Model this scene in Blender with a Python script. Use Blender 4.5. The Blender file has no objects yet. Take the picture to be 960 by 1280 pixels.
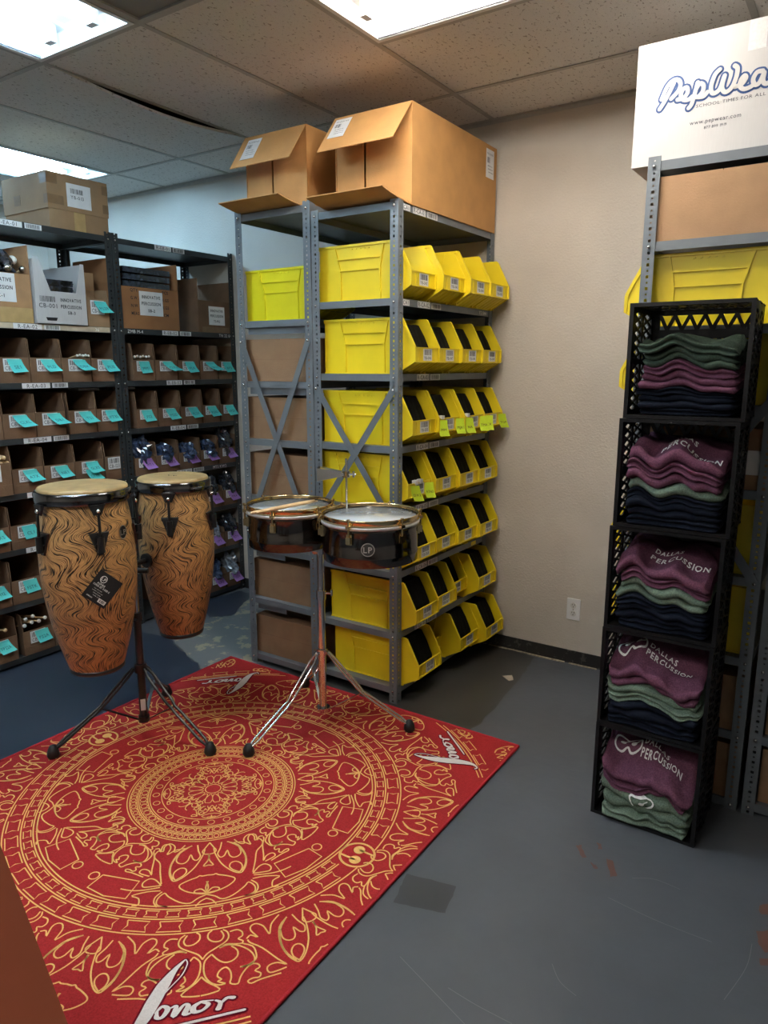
import bpy, math, random
from math import sin, cos, pi, radians as RAD, hypot, atan2, sqrt
from mathutils import Vector, Matrix, noise as mnoise
random.seed(7)
scene = bpy.context.scene
COL = scene.collection

# ---------------------------------------------------------------- camera
CAMH = 1.543
YAW, PITCH, FPX = RAD(-33.783), RAD(11.489), 893.4
_fw = Vector((sin(YAW)*cos(PITCH), cos(YAW)*cos(PITCH), -sin(PITCH)))
_rt = Vector((cos(YAW), -sin(YAW), 0))
_up = _rt.cross(_fw)
cam_d = bpy.data.cameras.new('camera')
cam = bpy.data.objects.new('camera', cam_d)
COL.objects.link(cam)
cam.matrix_world = Matrix(((_rt.x, _up.x, -_fw.x, 0), (_rt.y, _up.y, -_fw.y, 0), (_rt.z, _up.z, -_fw.z, CAMH), (0, 0, 0, 1)))
cam_d.sensor_fit = 'VERTICAL'
cam_d.sensor_height = 36.0
cam_d.lens = 36.0*FPX/1280.0
cam_d.clip_start = 0.02
cam_d.clip_end = 60
scene.camera = cam

def pray(px, py):
    a, b = (px-480)/FPX, (py-640)/FPX
    return _fw + _rt*a - _up*b
def on_y(px, py, Y):
    d = pray(px, py); t = Y/d.y
    return Vector((d.x*t, Y, CAMH+d.z*t))
def on_z(px, py, Z):
    d = pray(px, py); t = (Z-CAMH)/d.z
    return Vector((d.x*t, d.y*t, Z))

# ---------------------------------------------------------------- world, exposure
w = bpy.data.worlds.new('world'); scene.world = w; w.use_nodes = True
w.node_tree.nodes['Background'].inputs[0].default_value = (0.5, 0.55, 0.62, 1)
w.node_tree.nodes['Background'].inputs[1].default_value = 0.15
scene.view_settings.view_transform = 'Standard'
scene.view_settings.look = 'None'
scene.view_settings.gamma = 1.0
scene.view_settings.use_curve_mapping = False
scene.view_settings.exposure = 0.42
scene.cycles.max_bounces = 12
scene.cycles.diffuse_bounces = 7
# fluorescent tube strengths (the light of the room comes from the tubes in the troffers)
TUBE_MAIN = ((1.0, 0.94, 0.85), 44.0)
TUBE_LEFT = ((0.58, 0.82, 1.0), 50.0)
TUBE_FAR = ((0.40, 0.71, 1.0), 74.0)
TUBE_FILL = ((1.0, 0.96, 0.90), 44.0)  # for the unseen troffers added behind the camera as fill

# ---------------------------------------------------------------- materials
MATS = {}
def _nt(name):
    m = bpy.data.materials.new(name); m.use_nodes = True
    nt = m.node_tree
    return m, nt, nt.nodes['Principled BSDF']
def lk(nt, a, b): nt.links.new(a, b)
def nd(nt, t, **kw):
    n = nt.nodes.new(t)
    for k, v in kw.items():
        if k == 'ins':
            for i, x in v.items(): n.inputs[i].default_value = x
        else: setattr(n, k, v)
    return n
def mth(nt, op, a=None, b=None, c=None):
    n = nt.nodes.new('ShaderNodeMath'); n.operation = op
    for i, x in enumerate((a, b, c)):
        if x is None: continue
        if isinstance(x, (int, float)): n.inputs[i].default_value = x
        else: nt.links.new(x, n.inputs[i])
    return n.outputs[0]
def plain(name, col, rough=0.5, metal=0.0, var=0.06, scale=30.0, bump=0.0, bscale=200.0, spec=0.5, stretch=None, coat=0.0):
    if name in MATS: return MATS[name]
    m, nt, p = _nt(name)
    p.inputs['Roughness'].default_value = rough; p.inputs['Metallic'].default_value = metal
    p.inputs['Specular IOR Level'].default_value = spec
    p.inputs['Coat Weight'].default_value = coat
    tc = nd(nt, 'ShaderNodeTexCoord')
    src = tc.outputs['Object']
    if stretch:
        mp = nd(nt, 'ShaderNodeMapping'); mp.inputs['Scale'].default_value = stretch
        lk(nt, src, mp.inputs[0]); src = mp.outputs[0]
    nz = nd(nt, 'ShaderNodeTexNoise', ins={'Scale': scale, 'Detail': 4.0})
    lk(nt, src, nz.inputs['Vector'])
    rmp = nd(nt, 'ShaderNodeValToRGB')
    lo = [max(0, c*(1-var*2.2)) for c in col]; hi = [min(1, c*(1+var*1.6)) for c in col]
    rmp.color_ramp.elements[0].position = 0.3; rmp.color_ramp.elements[0].color = (*lo, 1)
    rmp.color_ramp.elements[1].position = 0.7; rmp.color_ramp.elements[1].color = (*hi, 1)
    lk(nt, nz.outputs[0], rmp.inputs[0]); lk(nt, rmp.outputs[0], p.inputs['Base Color'])
    if bump > 0:
        n2 = nd(nt, 'ShaderNodeTexNoise', ins={'Scale': bscale, 'Detail': 3.0})
        lk(nt, src, n2.inputs['Vector'])
        b = nd(nt, 'ShaderNodeBump', ins={'Strength': bump, 'Distance': 0.01})
        lk(nt, n2.outputs[0], b.inputs['Height']); lk(nt, b.outputs[0], p.inputs['Normal'])
    MATS[name] = m
    return m
def emit(name, col, s):
    m, nt, p = _nt(name)
    p.inputs['Base Color'].default_value = (*col, 1)
    p.inputs['Emission Color'].default_value = (*col, 1)
    p.inputs['Emission Strength'].default_value = s
    MATS[name] = m
    return m

M_wall = plain('wall_paint', (0.55, 0.495, 0.425), 0.75, var=0.03, scale=3, bump=0.32, bscale=95)
M_card = plain('cardboard', (0.36, 0.20, 0.095), 0.85, var=0.06, scale=14, bump=0.12, bscale=160)
M_cardo = plain('cardboard_golden', (0.50, 0.255, 0.085), 0.8, var=0.05, scale=10, bump=0.12, bscale=160)
M_cardk = plain('cardboard_kraft', (0.31, 0.19, 0.10), 0.85, var=0.05, scale=10, bump=0.1, bscale=160)
M_cardd = plain('cardboard_dark', (0.17, 0.092, 0.048), 0.88, var=0.08, scale=12, bump=0.12, bscale=160)
M_cardl = plain('cardboard_left', (0.27, 0.155, 0.08), 0.88, var=0.06, scale=12, bump=0.12, bscale=160)
M_tape = plain('packing_tape', (0.20, 0.115, 0.055), 0.35, var=0.05)
M_tapel = plain('packing_tape_pale', (0.42, 0.28, 0.12), 0.35, var=0.05)
M_yel = plain('yellow_plastic', (0.83, 0.63, 0.014), 0.42, var=0.03, scale=8)
M_yelg = plain('yellow_green_plastic', (0.76, 0.68, 0.012), 0.42, var=0.03, scale=8)
M_blackp = plain('black_plastic', (0.005, 0.005, 0.006), 0.42, var=0.1, spec=0.35)
M_blackm = plain('black_metal', (0.012, 0.012, 0.013), 0.28, metal=0.0, var=0.1, coat=0.3)
M_pouch = plain('black_pouch', (0.004, 0.004, 0.0045), 0.75, var=0.2, scale=60, spec=0.12)
M_chrome = plain('chrome', (0.78, 0.78, 0.80), 0.10, metal=1.0, var=0.02)
M_nickel = plain('black_nickel', (0.135, 0.125, 0.122), 0.12, metal=1.0, var=0.05, stretch=(1, 1, 0.05))
M_gold = plain('gold_plating', (0.85, 0.66, 0.36), 0.14, metal=1.0, var=0.03)
M_white = plain('white_paper', (0.78, 0.78, 0.78), 0.7, var=0.02)
M_whiteb = plain('white_board', (0.55, 0.535, 0.525), 0.7, var=0.015, scale=90, stretch=(6, 1, 0.2))
M_ink = plain('ink_black', (0.012, 0.012, 0.014), 0.7, var=0.1)
M_inkblue = plain('ink_blue', (0.012, 0.055, 0.19), 0.6, var=0.05)
M_inknavy = plain('ink_navy', (0.015, 0.018, 0.04), 0.6, var=0.05)
M_inkpen = plain('ink_pen', (0.02, 0.10, 0.13), 0.6, var=0.05)
M_teal = plain('teal_note_paper', (0.10, 0.66, 0.63), 0.7, var=0.03)
M_purp = plain('purple_note_paper', (0.42, 0.22, 0.62), 0.7, var=0.03)
M_lime = plain('lime_note_paper', (0.62, 0.80, 0.03), 0.7, var=0.03)
M_ofwh = plain('white_enamel', (0.80, 0.80, 0.79), 0.4, var=0.01)
M_print = plain('white_print', (0.90, 0.90, 0.88), 0.6, var=0.05, scale=200)
M_skin = plain('rawhide_head', (0.37, 0.255, 0.115), 0.45, var=0.12, scale=14)
M_drumhead = plain('clear_drumhead', (0.62, 0.66, 0.70), 0.12, var=0.03, coat=0.5)
M_stick = plain('hickory', (0.70, 0.47, 0.25), 0.5, var=0.06, stretch=(1, 1, 6))
M_felt = plain('white_felt', (0.75, 0.72, 0.66), 0.9, var=0.05)
M_tbl = plain('brown_laminate', (0.105, 0.026, 0.012), 0.95, var=0.04, scale=3, spec=0.05)
M_rug = plain('rug_red', (0.38, 0.026, 0.028), 0.95, var=0.10, scale=220, bump=0.25, bscale=420, spec=0.1)
M_rughem = plain('rug_hem', (0.44, 0.030, 0.040), 0.9, var=0.10, scale=300, bump=0.3, bscale=500, spec=0.1)
M_rugline = plain('rug_gold_print', (0.88, 0.52, 0.17), 0.92, var=0.06, scale=300, spec=0.1)
M_rugwh = plain('rug_white_print', (0.80, 0.74, 0.70), 0.92, var=0.05, scale=300, spec=0.1)
M_rugdk = plain('rug_maroon_print', (0.13, 0.004, 0.015), 0.92, var=0.05, scale=300, spec=0.1)
M_shirtp = plain('maroon_jersey', (0.150, 0.056, 0.096), 0.9, var=0.16, scale=240, bump=0.25, bscale=35, spec=0.15)
M_shirtg = plain('green_jersey', (0.150, 0.205, 0.155), 0.9, var=0.16, scale=240, bump=0.25, bscale=35, spec=0.15)
M_shirtdg = plain('dark_green_jersey', (0.050, 0.075, 0.055), 0.9, var=0.16, scale=240, bump=0.25, bscale=35, spec=0.15)
M_shirtn = plain('navy_jersey', (0.007, 0.010, 0.020), 0.9, var=0.12, scale=240, bump=0.25, bscale=35, spec=0.15)
M_bagb = plain('bag_blue', (0.035, 0.055, 0.11), 0.16, var=0.75, scale=26, spec=0.8, coat=0.6)
M_bagk = plain('bag_black', (0.028, 0.032, 0.042), 0.14, var=0.75, scale=30, spec=0.8, coat=0.6)
M_bagc = plain('bag_clear', (0.20, 0.23, 0.27), 0.14, var=0.8, scale=30, spec=0.8, coat=0.6)
M_dark = plain('plenum_dark', (0.015, 0.015, 0.015), 0.9)
M_bolt = plain('zinc_bolt', (0.7, 0.7, 0.7), 0.25, metal=1.0, var=0.05)
M_grid = plain('tee_bar_enamel', (0.42, 0.41, 0.385), 0.5, var=0.03)
M_rubber = plain('black_rubber', (0.010, 0.010, 0.010), 0.55, var=0.2)

def shelf_mat(name, col, holes):
    m, nt, p = _nt(name)
    p.inputs['Base Color'].default_value = (*col, 1)
    p.inputs['Roughness'].default_value = 0.42
    p.inputs['Metallic'].default_value = 0.15
    tc = nd(nt, 'ShaderNodeTexCoord')
    nz = nd(nt, 'ShaderNodeTexNoise', ins={'Scale': 9.0, 'Detail': 5.0}); lk(nt, tc.outputs['Object'], nz.inputs['Vector'])
    r = nd(nt, 'ShaderNodeValToRGB')
    r.color_ramp.elements[0].position = .3; r.color_ramp.elements[1].position = .72
    r.color_ramp.elements[0].color = (*[c*.88 for c in col], 1); r.color_ramp.elements[1].color = (*[c*1.08 for c in col], 1)
    lk(nt, nz.outputs[0], r.inputs[0]); lk(nt, r.outputs[0], p.inputs['Base Color'])
    if holes:
        sx = nd(nt, 'ShaderNodeSeparateXYZ'); lk(nt, tc.outputs['Object'], sx.inputs[0])
        u = mth(nt, 'MAXIMUM', mth(nt, 'ABSOLUTE', sx.outputs[0]), mth(nt, 'ABSOLUTE', sx.outputs[1]))
        fr = mth(nt, 'FRACT', mth(nt, 'DIVIDE', sx.outputs[2], 0.0381))
        du = mth(nt, 'ABSOLUTE', mth(nt, 'SUBTRACT', u, 0.021))
        d1 = mth(nt, 'ABSOLUTE', mth(nt, 'SUBTRACT', fr, 0.28))
        slot = mth(nt, 'MULTIPLY', mth(nt, 'LESS_THAN', d1, 0.13), mth(nt, 'LESS_THAN', du, 0.0048))
        d2 = mth(nt, 'MULTIPLY', mth(nt, 'SUBTRACT', fr, 0.78), 0.0381)
        rr = mth(nt, 'ADD', mth(nt, 'MULTIPLY', d2, d2), mth(nt, 'MULTIPLY', du, du))
        dot = mth(nt, 'LESS_THAN', rr, 0.0031**2)
        mask = mth(nt, 'MAXIMUM', slot, dot)
        tr = nd(nt, 'ShaderNodeBsdfTransparent'); mx = nd(nt, 'ShaderNodeMixShader')
        lk(nt, mask, mx.inputs[0]); lk(nt, p.outputs[0], mx.inputs[1]); lk(nt, tr.outputs[0], mx.inputs[2])
        lk(nt, mx.outputs[0], nt.nodes['Material Output'].inputs[0])
    MATS[name] = m
    return m
GREY = (0.155, 0.175, 0.195)
DGREY = (0.036, 0.041, 0.043)
M_post = shelf_mat('slotted_post_grey', GREY, True)
M_shelf = shelf_mat('shelf_grey', GREY, False)
M_postd = shelf_mat('slotted_post_dark', DGREY, True)
M_shelfd = shelf_mat('shelf_dark', DGREY, False)

def zebra_mat():
    m, nt, p = _nt('zebra_grain')
    p.inputs['Roughness'].default_value = 0.38
    tc = nd(nt, 'ShaderNodeTexCoord'); sx = nd(nt, 'ShaderNodeSeparateXYZ'); lk(nt, tc.outputs['Object'], sx.inputs[0])
    X, Y, Z = sx.outputs
    ang = mth(nt, 'ARCTAN2', X, mth(nt, 'MULTIPLY', Y, -1.0))
    u = mth(nt, 'MULTIPLY', ang, 0.19)
    cb = nd(nt, 'ShaderNodeCombineXYZ'); lk(nt, u, cb.inputs[0]); lk(nt, Z, cb.inputs[1])
    n1 = nd(nt, 'ShaderNodeTexNoise', ins={'Scale': 3.6, 'Detail': 1.0}); lk(nt, cb.outputs[0], n1.inputs['Vector'])
    n2 = nd(nt, 'ShaderNodeTexNoise', ins={'Scale': 17.0, 'Detail': 2.0}); lk(nt, cb.outputs[0], n2.inputs['Vector'])
    ph = mth(nt, 'ADD', mth(nt, 'MULTIPLY', Z, 50.0), mth(nt, 'MULTIPLY', n1.outputs[0], 14.0))
    wv = mth(nt, 'MULTIPLY', mth(nt, 'SINE', ph), 0.034)
    s = mth(nt, 'ADD', mth(nt, 'ADD', u, wv), mth(nt, 'MULTIPLY', n2.outputs[0], 0.016))
    s = mth(nt, 'ADD', s, mth(nt, 'MULTIPLY', n1.outputs[0], 0.09))
    s = mth(nt, 'ADD', s, mth(nt, 'MULTIPLY', Z, 0.22))
    cs = nd(nt, 'ShaderNodeCombineXYZ'); lk(nt, mth(nt, 'MULTIPLY', s, 200.0), cs.inputs[0]); lk(nt, mth(nt, 'MULTIPLY', Z, 20.0), cs.inputs[1])
    lk(nt, mth(nt, 'MULTIPLY', u, 7.0), cs.inputs[2])
    n3 = nd(nt, 'ShaderNodeTexNoise', ins={'Scale': 1.0, 'Detail': 1.0}); lk(nt, cs.outputs[0], n3.inputs['Vector'])
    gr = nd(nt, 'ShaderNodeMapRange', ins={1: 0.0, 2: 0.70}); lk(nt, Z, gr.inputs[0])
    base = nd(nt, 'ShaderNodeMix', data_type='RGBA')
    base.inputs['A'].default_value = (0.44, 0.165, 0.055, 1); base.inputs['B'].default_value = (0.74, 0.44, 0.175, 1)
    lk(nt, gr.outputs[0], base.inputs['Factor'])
    cs2 = nd(nt, 'ShaderNodeCombineXYZ'); lk(nt, mth(nt, 'MULTIPLY', s, 420.0), cs2.inputs[0]); lk(nt, mth(nt, 'MULTIPLY', Z, 60.0), cs2.inputs[1])
    n4 = nd(nt, 'ShaderNodeTexNoise', ins={'Scale': 1.0, 'Detail': 2.0}); lk(nt, cs2.outputs[0], n4.inputs['Vector'])
    fine = nd(nt, 'ShaderNodeMapRange', ins={1: 0.3, 2: 0.7, 3: 0.55, 4: 1.12}); lk(nt, n4.outputs[0], fine.inputs[0])
    b2 = nd(nt, 'ShaderNodeVectorMath', operation='SCALE'); lk(nt, base.outputs['Result'], b2.inputs[0]); lk(nt, fine.outputs[0], b2.inputs['Scale'])
    ramp = nd(nt, 'ShaderNodeValToRGB')
    ramp.color_ramp.elements[0].position = 0.54; ramp.color_ramp.elements[0].color = (0, 0, 0, 1)
    ramp.color_ramp.elements[1].position = 0.585; ramp.color_ramp.elements[1].color = (1, 1, 1, 1)
    lk(nt, n3.outputs[0], ramp.inputs[0])
    mx = nd(nt, 'ShaderNodeMix', data_type='RGBA'); lk(nt, ramp.outputs[0], mx.inputs['Factor'])
    lk(nt, b2.outputs[0], mx.inputs['A']); mx.inputs['B'].default_value = (0.016, 0.010, 0.007, 1)
    lk(nt, mx.outputs['Result'], p.inputs['Base Color'])
    p.inputs['Coat Weight'].default_value = 0.25; p.inputs['Coat Roughness'].default_value = 0.25
    return m
M_zebra = zebra_mat()

def tile_mat():
    m, nt, p = _nt('ceiling_tile_fissured')
    p.inputs['Roughness'].default_value = 0.95
    tc = nd(nt, 'ShaderNodeTexCoord')
    mp = nd(nt, 'ShaderNodeMapping'); mp.inputs['Scale'].default_value = (1.0, 0.55, 1); lk(nt, tc.outputs['Object'], mp.inputs[0])
    n1 = nd(nt, 'ShaderNodeTexNoise', ins={'Scale': 95.0, 'Detail': 2.0, 'Distortion': 0.6}); lk(nt, mp.outputs[0], n1.inputs['Vector'])
    v = nd(nt, 'ShaderNodeTexVoronoi', ins={'Scale': 170.0}); lk(nt, tc.outputs['Object'], v.inputs['Vector'])
    pin = mth(nt, 'LESS_THAN', v.outputs['Distance'], 0.22)
    fis = nd(nt, 'ShaderNodeValToRGB'); fis.color_ramp.elements[0].position = .62; fis.color_ramp.elements[1].position = .68
    lk(nt, n1.outputs[0], fis.inputs[0])
    mask = mth(nt, 'MAXIMUM', fis.outputs[0], mth(nt, 'MULTIPLY', pin, 0.35))
    mx = nd(nt, 'ShaderNodeMix', data_type='RGBA'); mx.inputs['A'].default_value = (0.72, 0.70, 0.67, 1); mx.inputs['B'].default_value = (0.34, 0.31, 0.28, 1)
    lk(nt, mask, mx.inputs['Factor']); lk(nt, mx.outputs['Result'], p.inputs['Base Color'])
    b = nd(nt, 'ShaderNodeBump', ins={'Strength': 0.6, 'Distance': 0.003}); b.invert = True
    lk(nt, mask, b.inputs['Height']); lk(nt, b.outputs[0], p.inputs['Normal'])
    return m
M_tile = tile_mat()

def floor_mat():
    m, nt, p = _nt('painted_concrete')
    tc = nd(nt, 'ShaderNodeTexCoord')
    n1 = nd(nt, 'ShaderNodeTexNoise', ins={'Scale': 1.4, 'Detail': 6.0, 'Roughness': 0.6}); lk(nt, tc.outputs['Object'], n1.inputs['Vector'])
    r1 = nd(nt, 'ShaderNodeValToRGB'); r1.color_ramp.elements[0].position = .3; r1.color_ramp.elements[1].position = .72
    r1.color_ramp.elements[0].color = (0.066, 0.075, 0.088, 1); r1.color_ramp.elements[1].color = (0.100, 0.110, 0.123, 1)
    lk(nt, n1.outputs[0], r1.inputs[0])
    n2 = nd(nt, 'ShaderNodeTexNoise', ins={'Scale': 34.0, 'Detail': 5.0, 'Roughness': 0.7}); lk(nt, tc.outputs['Object'], n2.inputs['Vector'])
    r2 = nd(nt, 'ShaderNodeValToRGB'); r2.color_ramp.elements[0].position = .76; r2.color_ramp.elements[1].position = .80
    lk(nt, n2.outputs[0], r2.inputs[0])
    mx = nd(nt, 'ShaderNodeMix', data_type='RGBA'); lk(nt, r2.outputs[0], mx.inputs['Factor']); lk(nt, r1.outputs[0], mx.inputs['A'])
    mx.inputs['B'].default_value = (0.30, 0.30, 0.29, 1)
    lk(nt, mx.outputs['Result'], p.inputs['Base Color'])
    rr = nd(nt, 'ShaderNodeMapRange', ins={3: 0.30, 4: 0.5}); lk(nt, n1.outputs[0], rr.inputs[0]); lk(nt, rr.outputs[0], p.inputs['Roughness'])
    n3 = nd(nt, 'ShaderNodeTexNoise', ins={'Scale': 22.0, 'Detail': 4.0}); lk(nt, tc.outputs['Object'], n3.inputs['Vector'])
    b = nd(nt, 'ShaderNodeBump', ins={'Strength': 0.12, 'Distance': 0.01}); lk(nt, n3.outputs[0], b.inputs['Height']); lk(nt, b.outputs[0], p.inputs['Normal'])
    return m
M_floor = floor_mat()
def patch_mat(name, col, chips, chipcol, cs=18.0, thr=0.66, rough=0.4):
    m, nt, p = _nt(name)
    tc = nd(nt, 'ShaderNodeTexCoord')
    n1 = nd(nt, 'ShaderNodeTexNoise', ins={'Scale': 3.0, 'Detail': 5.0}); lk(nt, tc.outputs['Object'], n1.inputs['Vector'])
    r1 = nd(nt, 'ShaderNodeValToRGB'); r1.color_ramp.elements[0].color = (*[c*.8 for c in col], 1); r1.color_ramp.elements[1].color = (*[c*1.2 for c in col], 1)
    lk(nt, n1.outputs[0], r1.inputs[0])
    out = r1.outputs[0]
    if chips:
        n2 = nd(nt, 'ShaderNodeTexNoise', ins={'Scale': cs, 'Detail': 6.0, 'Roughness': .65}); lk(nt, tc.outputs['Object'], n2.inputs['Vector'])
        r2 = nd(nt, 'ShaderNodeValToRGB'); r2.color_ramp.elements[0].position = thr; r2.color_ramp.elements[1].position = thr+.03
        lk(nt, n2.outputs[0], r2.inputs[0])
        mx = nd(nt, 'ShaderNodeMix', data_type='RGBA'); lk(nt, r2.outputs[0], mx.inputs['Factor']); lk(nt, out, mx.inputs['A'])
        mx.inputs['B'].default_value = (*chipcol, 1); out = mx.outputs['Result']
    lk(nt, out, p.inputs['Base Color']); p.inputs['Roughness'].default_value = rough
    return m
M_navyp = patch_mat('navy_floor_paint', (0.032, 0.045, 0.068), True, (0.17, 0.18, 0.17), 30, .70, .38)
M_darkp = patch_mat('charcoal_floor_paint', (0.048, 0.047, 0.044), True, (0.12, 0.115, 0.10), 26, .69, .3)
M_conc = patch_mat('bare_concrete', (0.17, 0.19, 0.20), True, (0.36, 0.33, 0.24), 9, .55, .6)
M_rust = patch_mat('rust_scuff', (0.13, 0.060, 0.045), False, None)
M_chalk = patch_mat('pale_scratch', (0.17, 0.178, 0.185), False, None)
M_base = patch_mat('vinyl_base', (0.013, 0.013, 0.012), True, (0.07, 0.065, 0.055), 28, .58, .45)
M_grille = None
def grille_mat():
    m, nt, p = _nt('perforated_grille')
    tc = nd(nt, 'ShaderNodeTexCoord')
    v = nd(nt, 'ShaderNodeTexVoronoi', ins={'Scale': 95.0, 'Randomness': 0.0}); lk(nt, tc.outputs['Object'], v.inputs['Vector'])
    k = mth(nt, 'LESS_THAN', v.outputs['Distance'], 0.36)
    mx = nd(nt, 'ShaderNodeMix', data_type='RGBA'); mx.inputs['A'].default_value = (0.22, 0.21, 0.20, 1); mx.inputs['B'].default_value = (0.05, 0.05, 0.05, 1)
    lk(nt, k, mx.inputs['Factor']); lk(nt, mx.outputs['Result'], p.inputs['Base Color']); p.inputs['Roughness'].default_value = .6
    return m
M_grille = grille_mat()

# ---------------------------------------------------------------- mesh helpers
class MB:
    def __init__(s): s.v = []; s.f = []; s.m = []; s.sm = []
    def add(s, vs, fs, mi=0, smooth=False):
        o = len(s.v); s.v += [tuple(v) for v in vs]
        for f in fs: s.f.append(tuple(i+o for i in f)); s.m.append(mi); s.sm.append(smooth)
        return s
    def box(s, lo, hi, mi=0):
        (a, b, c), (d, e, g) = lo, hi
        vs = [(a, b, c), (d, b, c), (d, e, c), (a, e, c), (a, b, g), (d, b, g), (d, e, g), (a, e, g)]
        return s.add(vs, [(0, 3, 2, 1), (4, 5, 6, 7), (0, 1, 5, 4), (1, 2, 6, 5), (2, 3, 7, 6), (3, 0, 4, 7)], mi)
    def obox(s, c, size, mat, mi=0):       # oriented box: mat is a 3x3
        hx, hy, hz = [k/2 for k in size]
        vs = [Vector(c)+mat@Vector((x*hx, y*hy, z*hz)) for z in (-1, 1) for x, y in ((-1, -1), (1, -1), (1, 1), (-1, 1))]
        return s.add(vs, [(0, 3, 2, 1), (4, 5, 6, 7), (0, 1, 5, 4), (1, 2, 6, 5), (2, 3, 7, 6), (3, 0, 4, 7)], mi)
    def bar(s, a, b, wd, th, side=(0, 1, 0), mi=0):   # flat bar from a to b; th measured along side
        a, b = Vector(a), Vector(b); z = (b-a).normalized(); y = Vector(side); y = (y-z*y.dot(z)).normalized(); x = y.cross(z)
        return s.obox((a+b)/2, (wd, th, (b-a).length), Matrix((x, y, z)).transposed(), mi)
    def cyl(s, a, b, r0, r1=None, n=12, mi=0, caps=True):
        if r1 is None: r1 = r0
        a, b = Vector(a), Vector(b); z = (b-a).normalized()
        x = z.orthogonal().normalized(); y = z.cross(x)
        vs = []
        for p, r in ((a, r0), (b, r1)):
            vs += [p+(x*cos(2*pi*i/n)+y*sin(2*pi*i/n))*r for i in range(n)]
        s.add(vs, [(i, (i+1) % n, n+(i+1) % n, n+i) for i in range(n)], mi, True)
        if caps: s.add(vs, [tuple(range(n))[::-1], tuple(range(n, 2*n))], mi)
        return s
    def tube(s, pts, r, n=8, mi=0, closed=False):
        pts = [Vector(p) for p in pts]; k = len(pts); rs = r if isinstance(r, (list, tuple)) else [r]*k
        vs = []; prev = None
        for i, p in enumerate(pts):
            if closed: t = (pts[(i+1) % k]-pts[i-1])
            else: t = pts[min(i+1, k-1)]-pts[max(i-1, 0)]
            t.normalize()
            x = t.orthogonal().normalized() if prev is None else (prev-t*prev.dot(t)).normalized()
            prev = x; y = t.cross(x)
            vs += [p+(x*cos(2*pi*j/n)+y*sin(2*pi*j/n))*rs[i] for j in range(n)]
        fs = []
        for i in range(k if closed else k-1):
            i2 = (i+1) % k
            fs += [(i*n+j, i*n+(j+1) % n, i2*n+(j+1) % n, i2*n+j) for j in range(n)]
        s.add(vs, fs, mi, True)
        if not closed: s.add(vs, [tuple(range(n))[::-1], tuple(range((k-1)*n, k*n))], mi)
        return s
    def lathe(s, prof, c=(0, 0, 0), n=48, mi=0, cap0=False, cap1=False):
        c = Vector(c); k = len(prof)
        vs = [c+Vector((r*cos(2*pi*j/n), r*sin(2*pi*j/n), z)) for r, z in prof for j in range(n)]
        fs = [(i*n+j, i*n+(j+1) % n, (i+1)*n+(j+1) % n, (i+1)*n+j) for i in range(k-1) for j in range(n)]
        s.add(vs, fs, mi, True)
        if cap0: s.add(vs[:n], [tuple(range(n))[::-1]], mi)
        if cap1: s.add(vs[-n:], [tuple(range(n))], mi)
        return s
    def prism(s, poly, d0, d1, axis='y', mi=0):   # polygon in the other two axes (x,z for y; y,z for x; x,y for z)
        def P(a, b, d): return {'y': (a, d, b), 'x': (d, a, b), 'z': (a, b, d)}[axis]
        n = len(poly); vs = [P(a, b, d0) for a, b in poly]+[P(a, b, d1) for a, b in poly]
        return s.add(vs, [tuple(range(n)), tuple(range(2*n-1, n-1, -1))]+[(i, i+n, (i+1) % n+n, (i+1) % n) for i in range(n)], mi)
    def sphere(s, c, r, n=12, mi=0, sz=1.0):
        prof = [(max(1e-5, r*sin(pi*i/n)), -r*cos(pi*i/n)*sz) for i in range(n+1)]
        return s.lathe(prof, c, n=n+4, mi=mi)
    def ribbon(s, pts, wd, mi=0, closed=False, cap=False, dz=0.0):    # flat stroke in xy at z; dz keeps crossings from coinciding
        pts = [Vector(p) for p in pts]
        pts = [p for i, p in enumerate(pts) if i == 0 or (p-pts[i-1]).length > 1e-6]
        k = len(pts)
        if k < 2: return s
        ws = wd if isinstance(wd, (list, tuple)) else [wd]*k
        if len(ws) != k: ws = [ws[min(len(ws)-1, int(i*len(ws)/k))] for i in range(k)]
        vs = []
        for i, p in enumerate(pts):
            if closed: t = pts[(i+1) % k]-pts[i-1]
            else: t = pts[min(i+1, k-1)]-pts[max(i-1, 0)]
            if t.length < 1e-9: t = Vector((1, 0, 0))
            t.normalize(); nrm = Vector((-t.y, t.x, 0))*ws[i]/2
            vs += [p+nrm+Vector((0, 0, dz*i)), p-nrm+Vector((0, 0, dz*i))]
        s.add(vs, [(2*i, 2*i+1, 2*((i+1) % k)+1, 2*((i+1) % k)) for i in range(k if closed else k-1)], mi)
        if cap:
            for p, wv, q in ((pts[0], ws[0], -1.5), (pts[-1], ws[-1], k+1.5)):
                n = 12; s.add([p+Vector((0, 0, dz*q))+Vector((cos(2*pi*j/n), sin(2*pi*j/n), 0))*wv/2 for j in range(n)], [tuple(range(n))], mi)
        return s
    def xform(s, mat, start=0):
        s.v = s.v[:start]+[tuple(mat@Vector(v)) for v in s.v[start:]]; return s
    def mesh(s, name, mats):
        me = bpy.data.meshes.new(name); me.from_pydata(s.v, [], s.f); me.update()
        for m in (mats if isinstance(mats, (list, tuple)) else [mats]): me.materials.append(m)
        me.polygons.foreach_set('material_index', s.m); me.polygons.foreach_set('use_smooth', s.sm)
        return me
    def build(s, name, mats, parent=None, loc=None):
        return ob(name, s.mesh(name, mats), parent, loc)
def ob(name, me, parent=None, loc=None, rotz=0.0):
    o = bpy.data.objects.new(name, me); COL.objects.link(o)
    if parent is not None: o.parent = parent
    if loc is not None: o.location = loc
    if rotz: o.rotation_euler[2] = rotz
    return o
def tag(o, label, cat, group=None):
    o['label'] = label; o['category'] = cat
    if group: o['group'] = group
    return o
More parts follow.
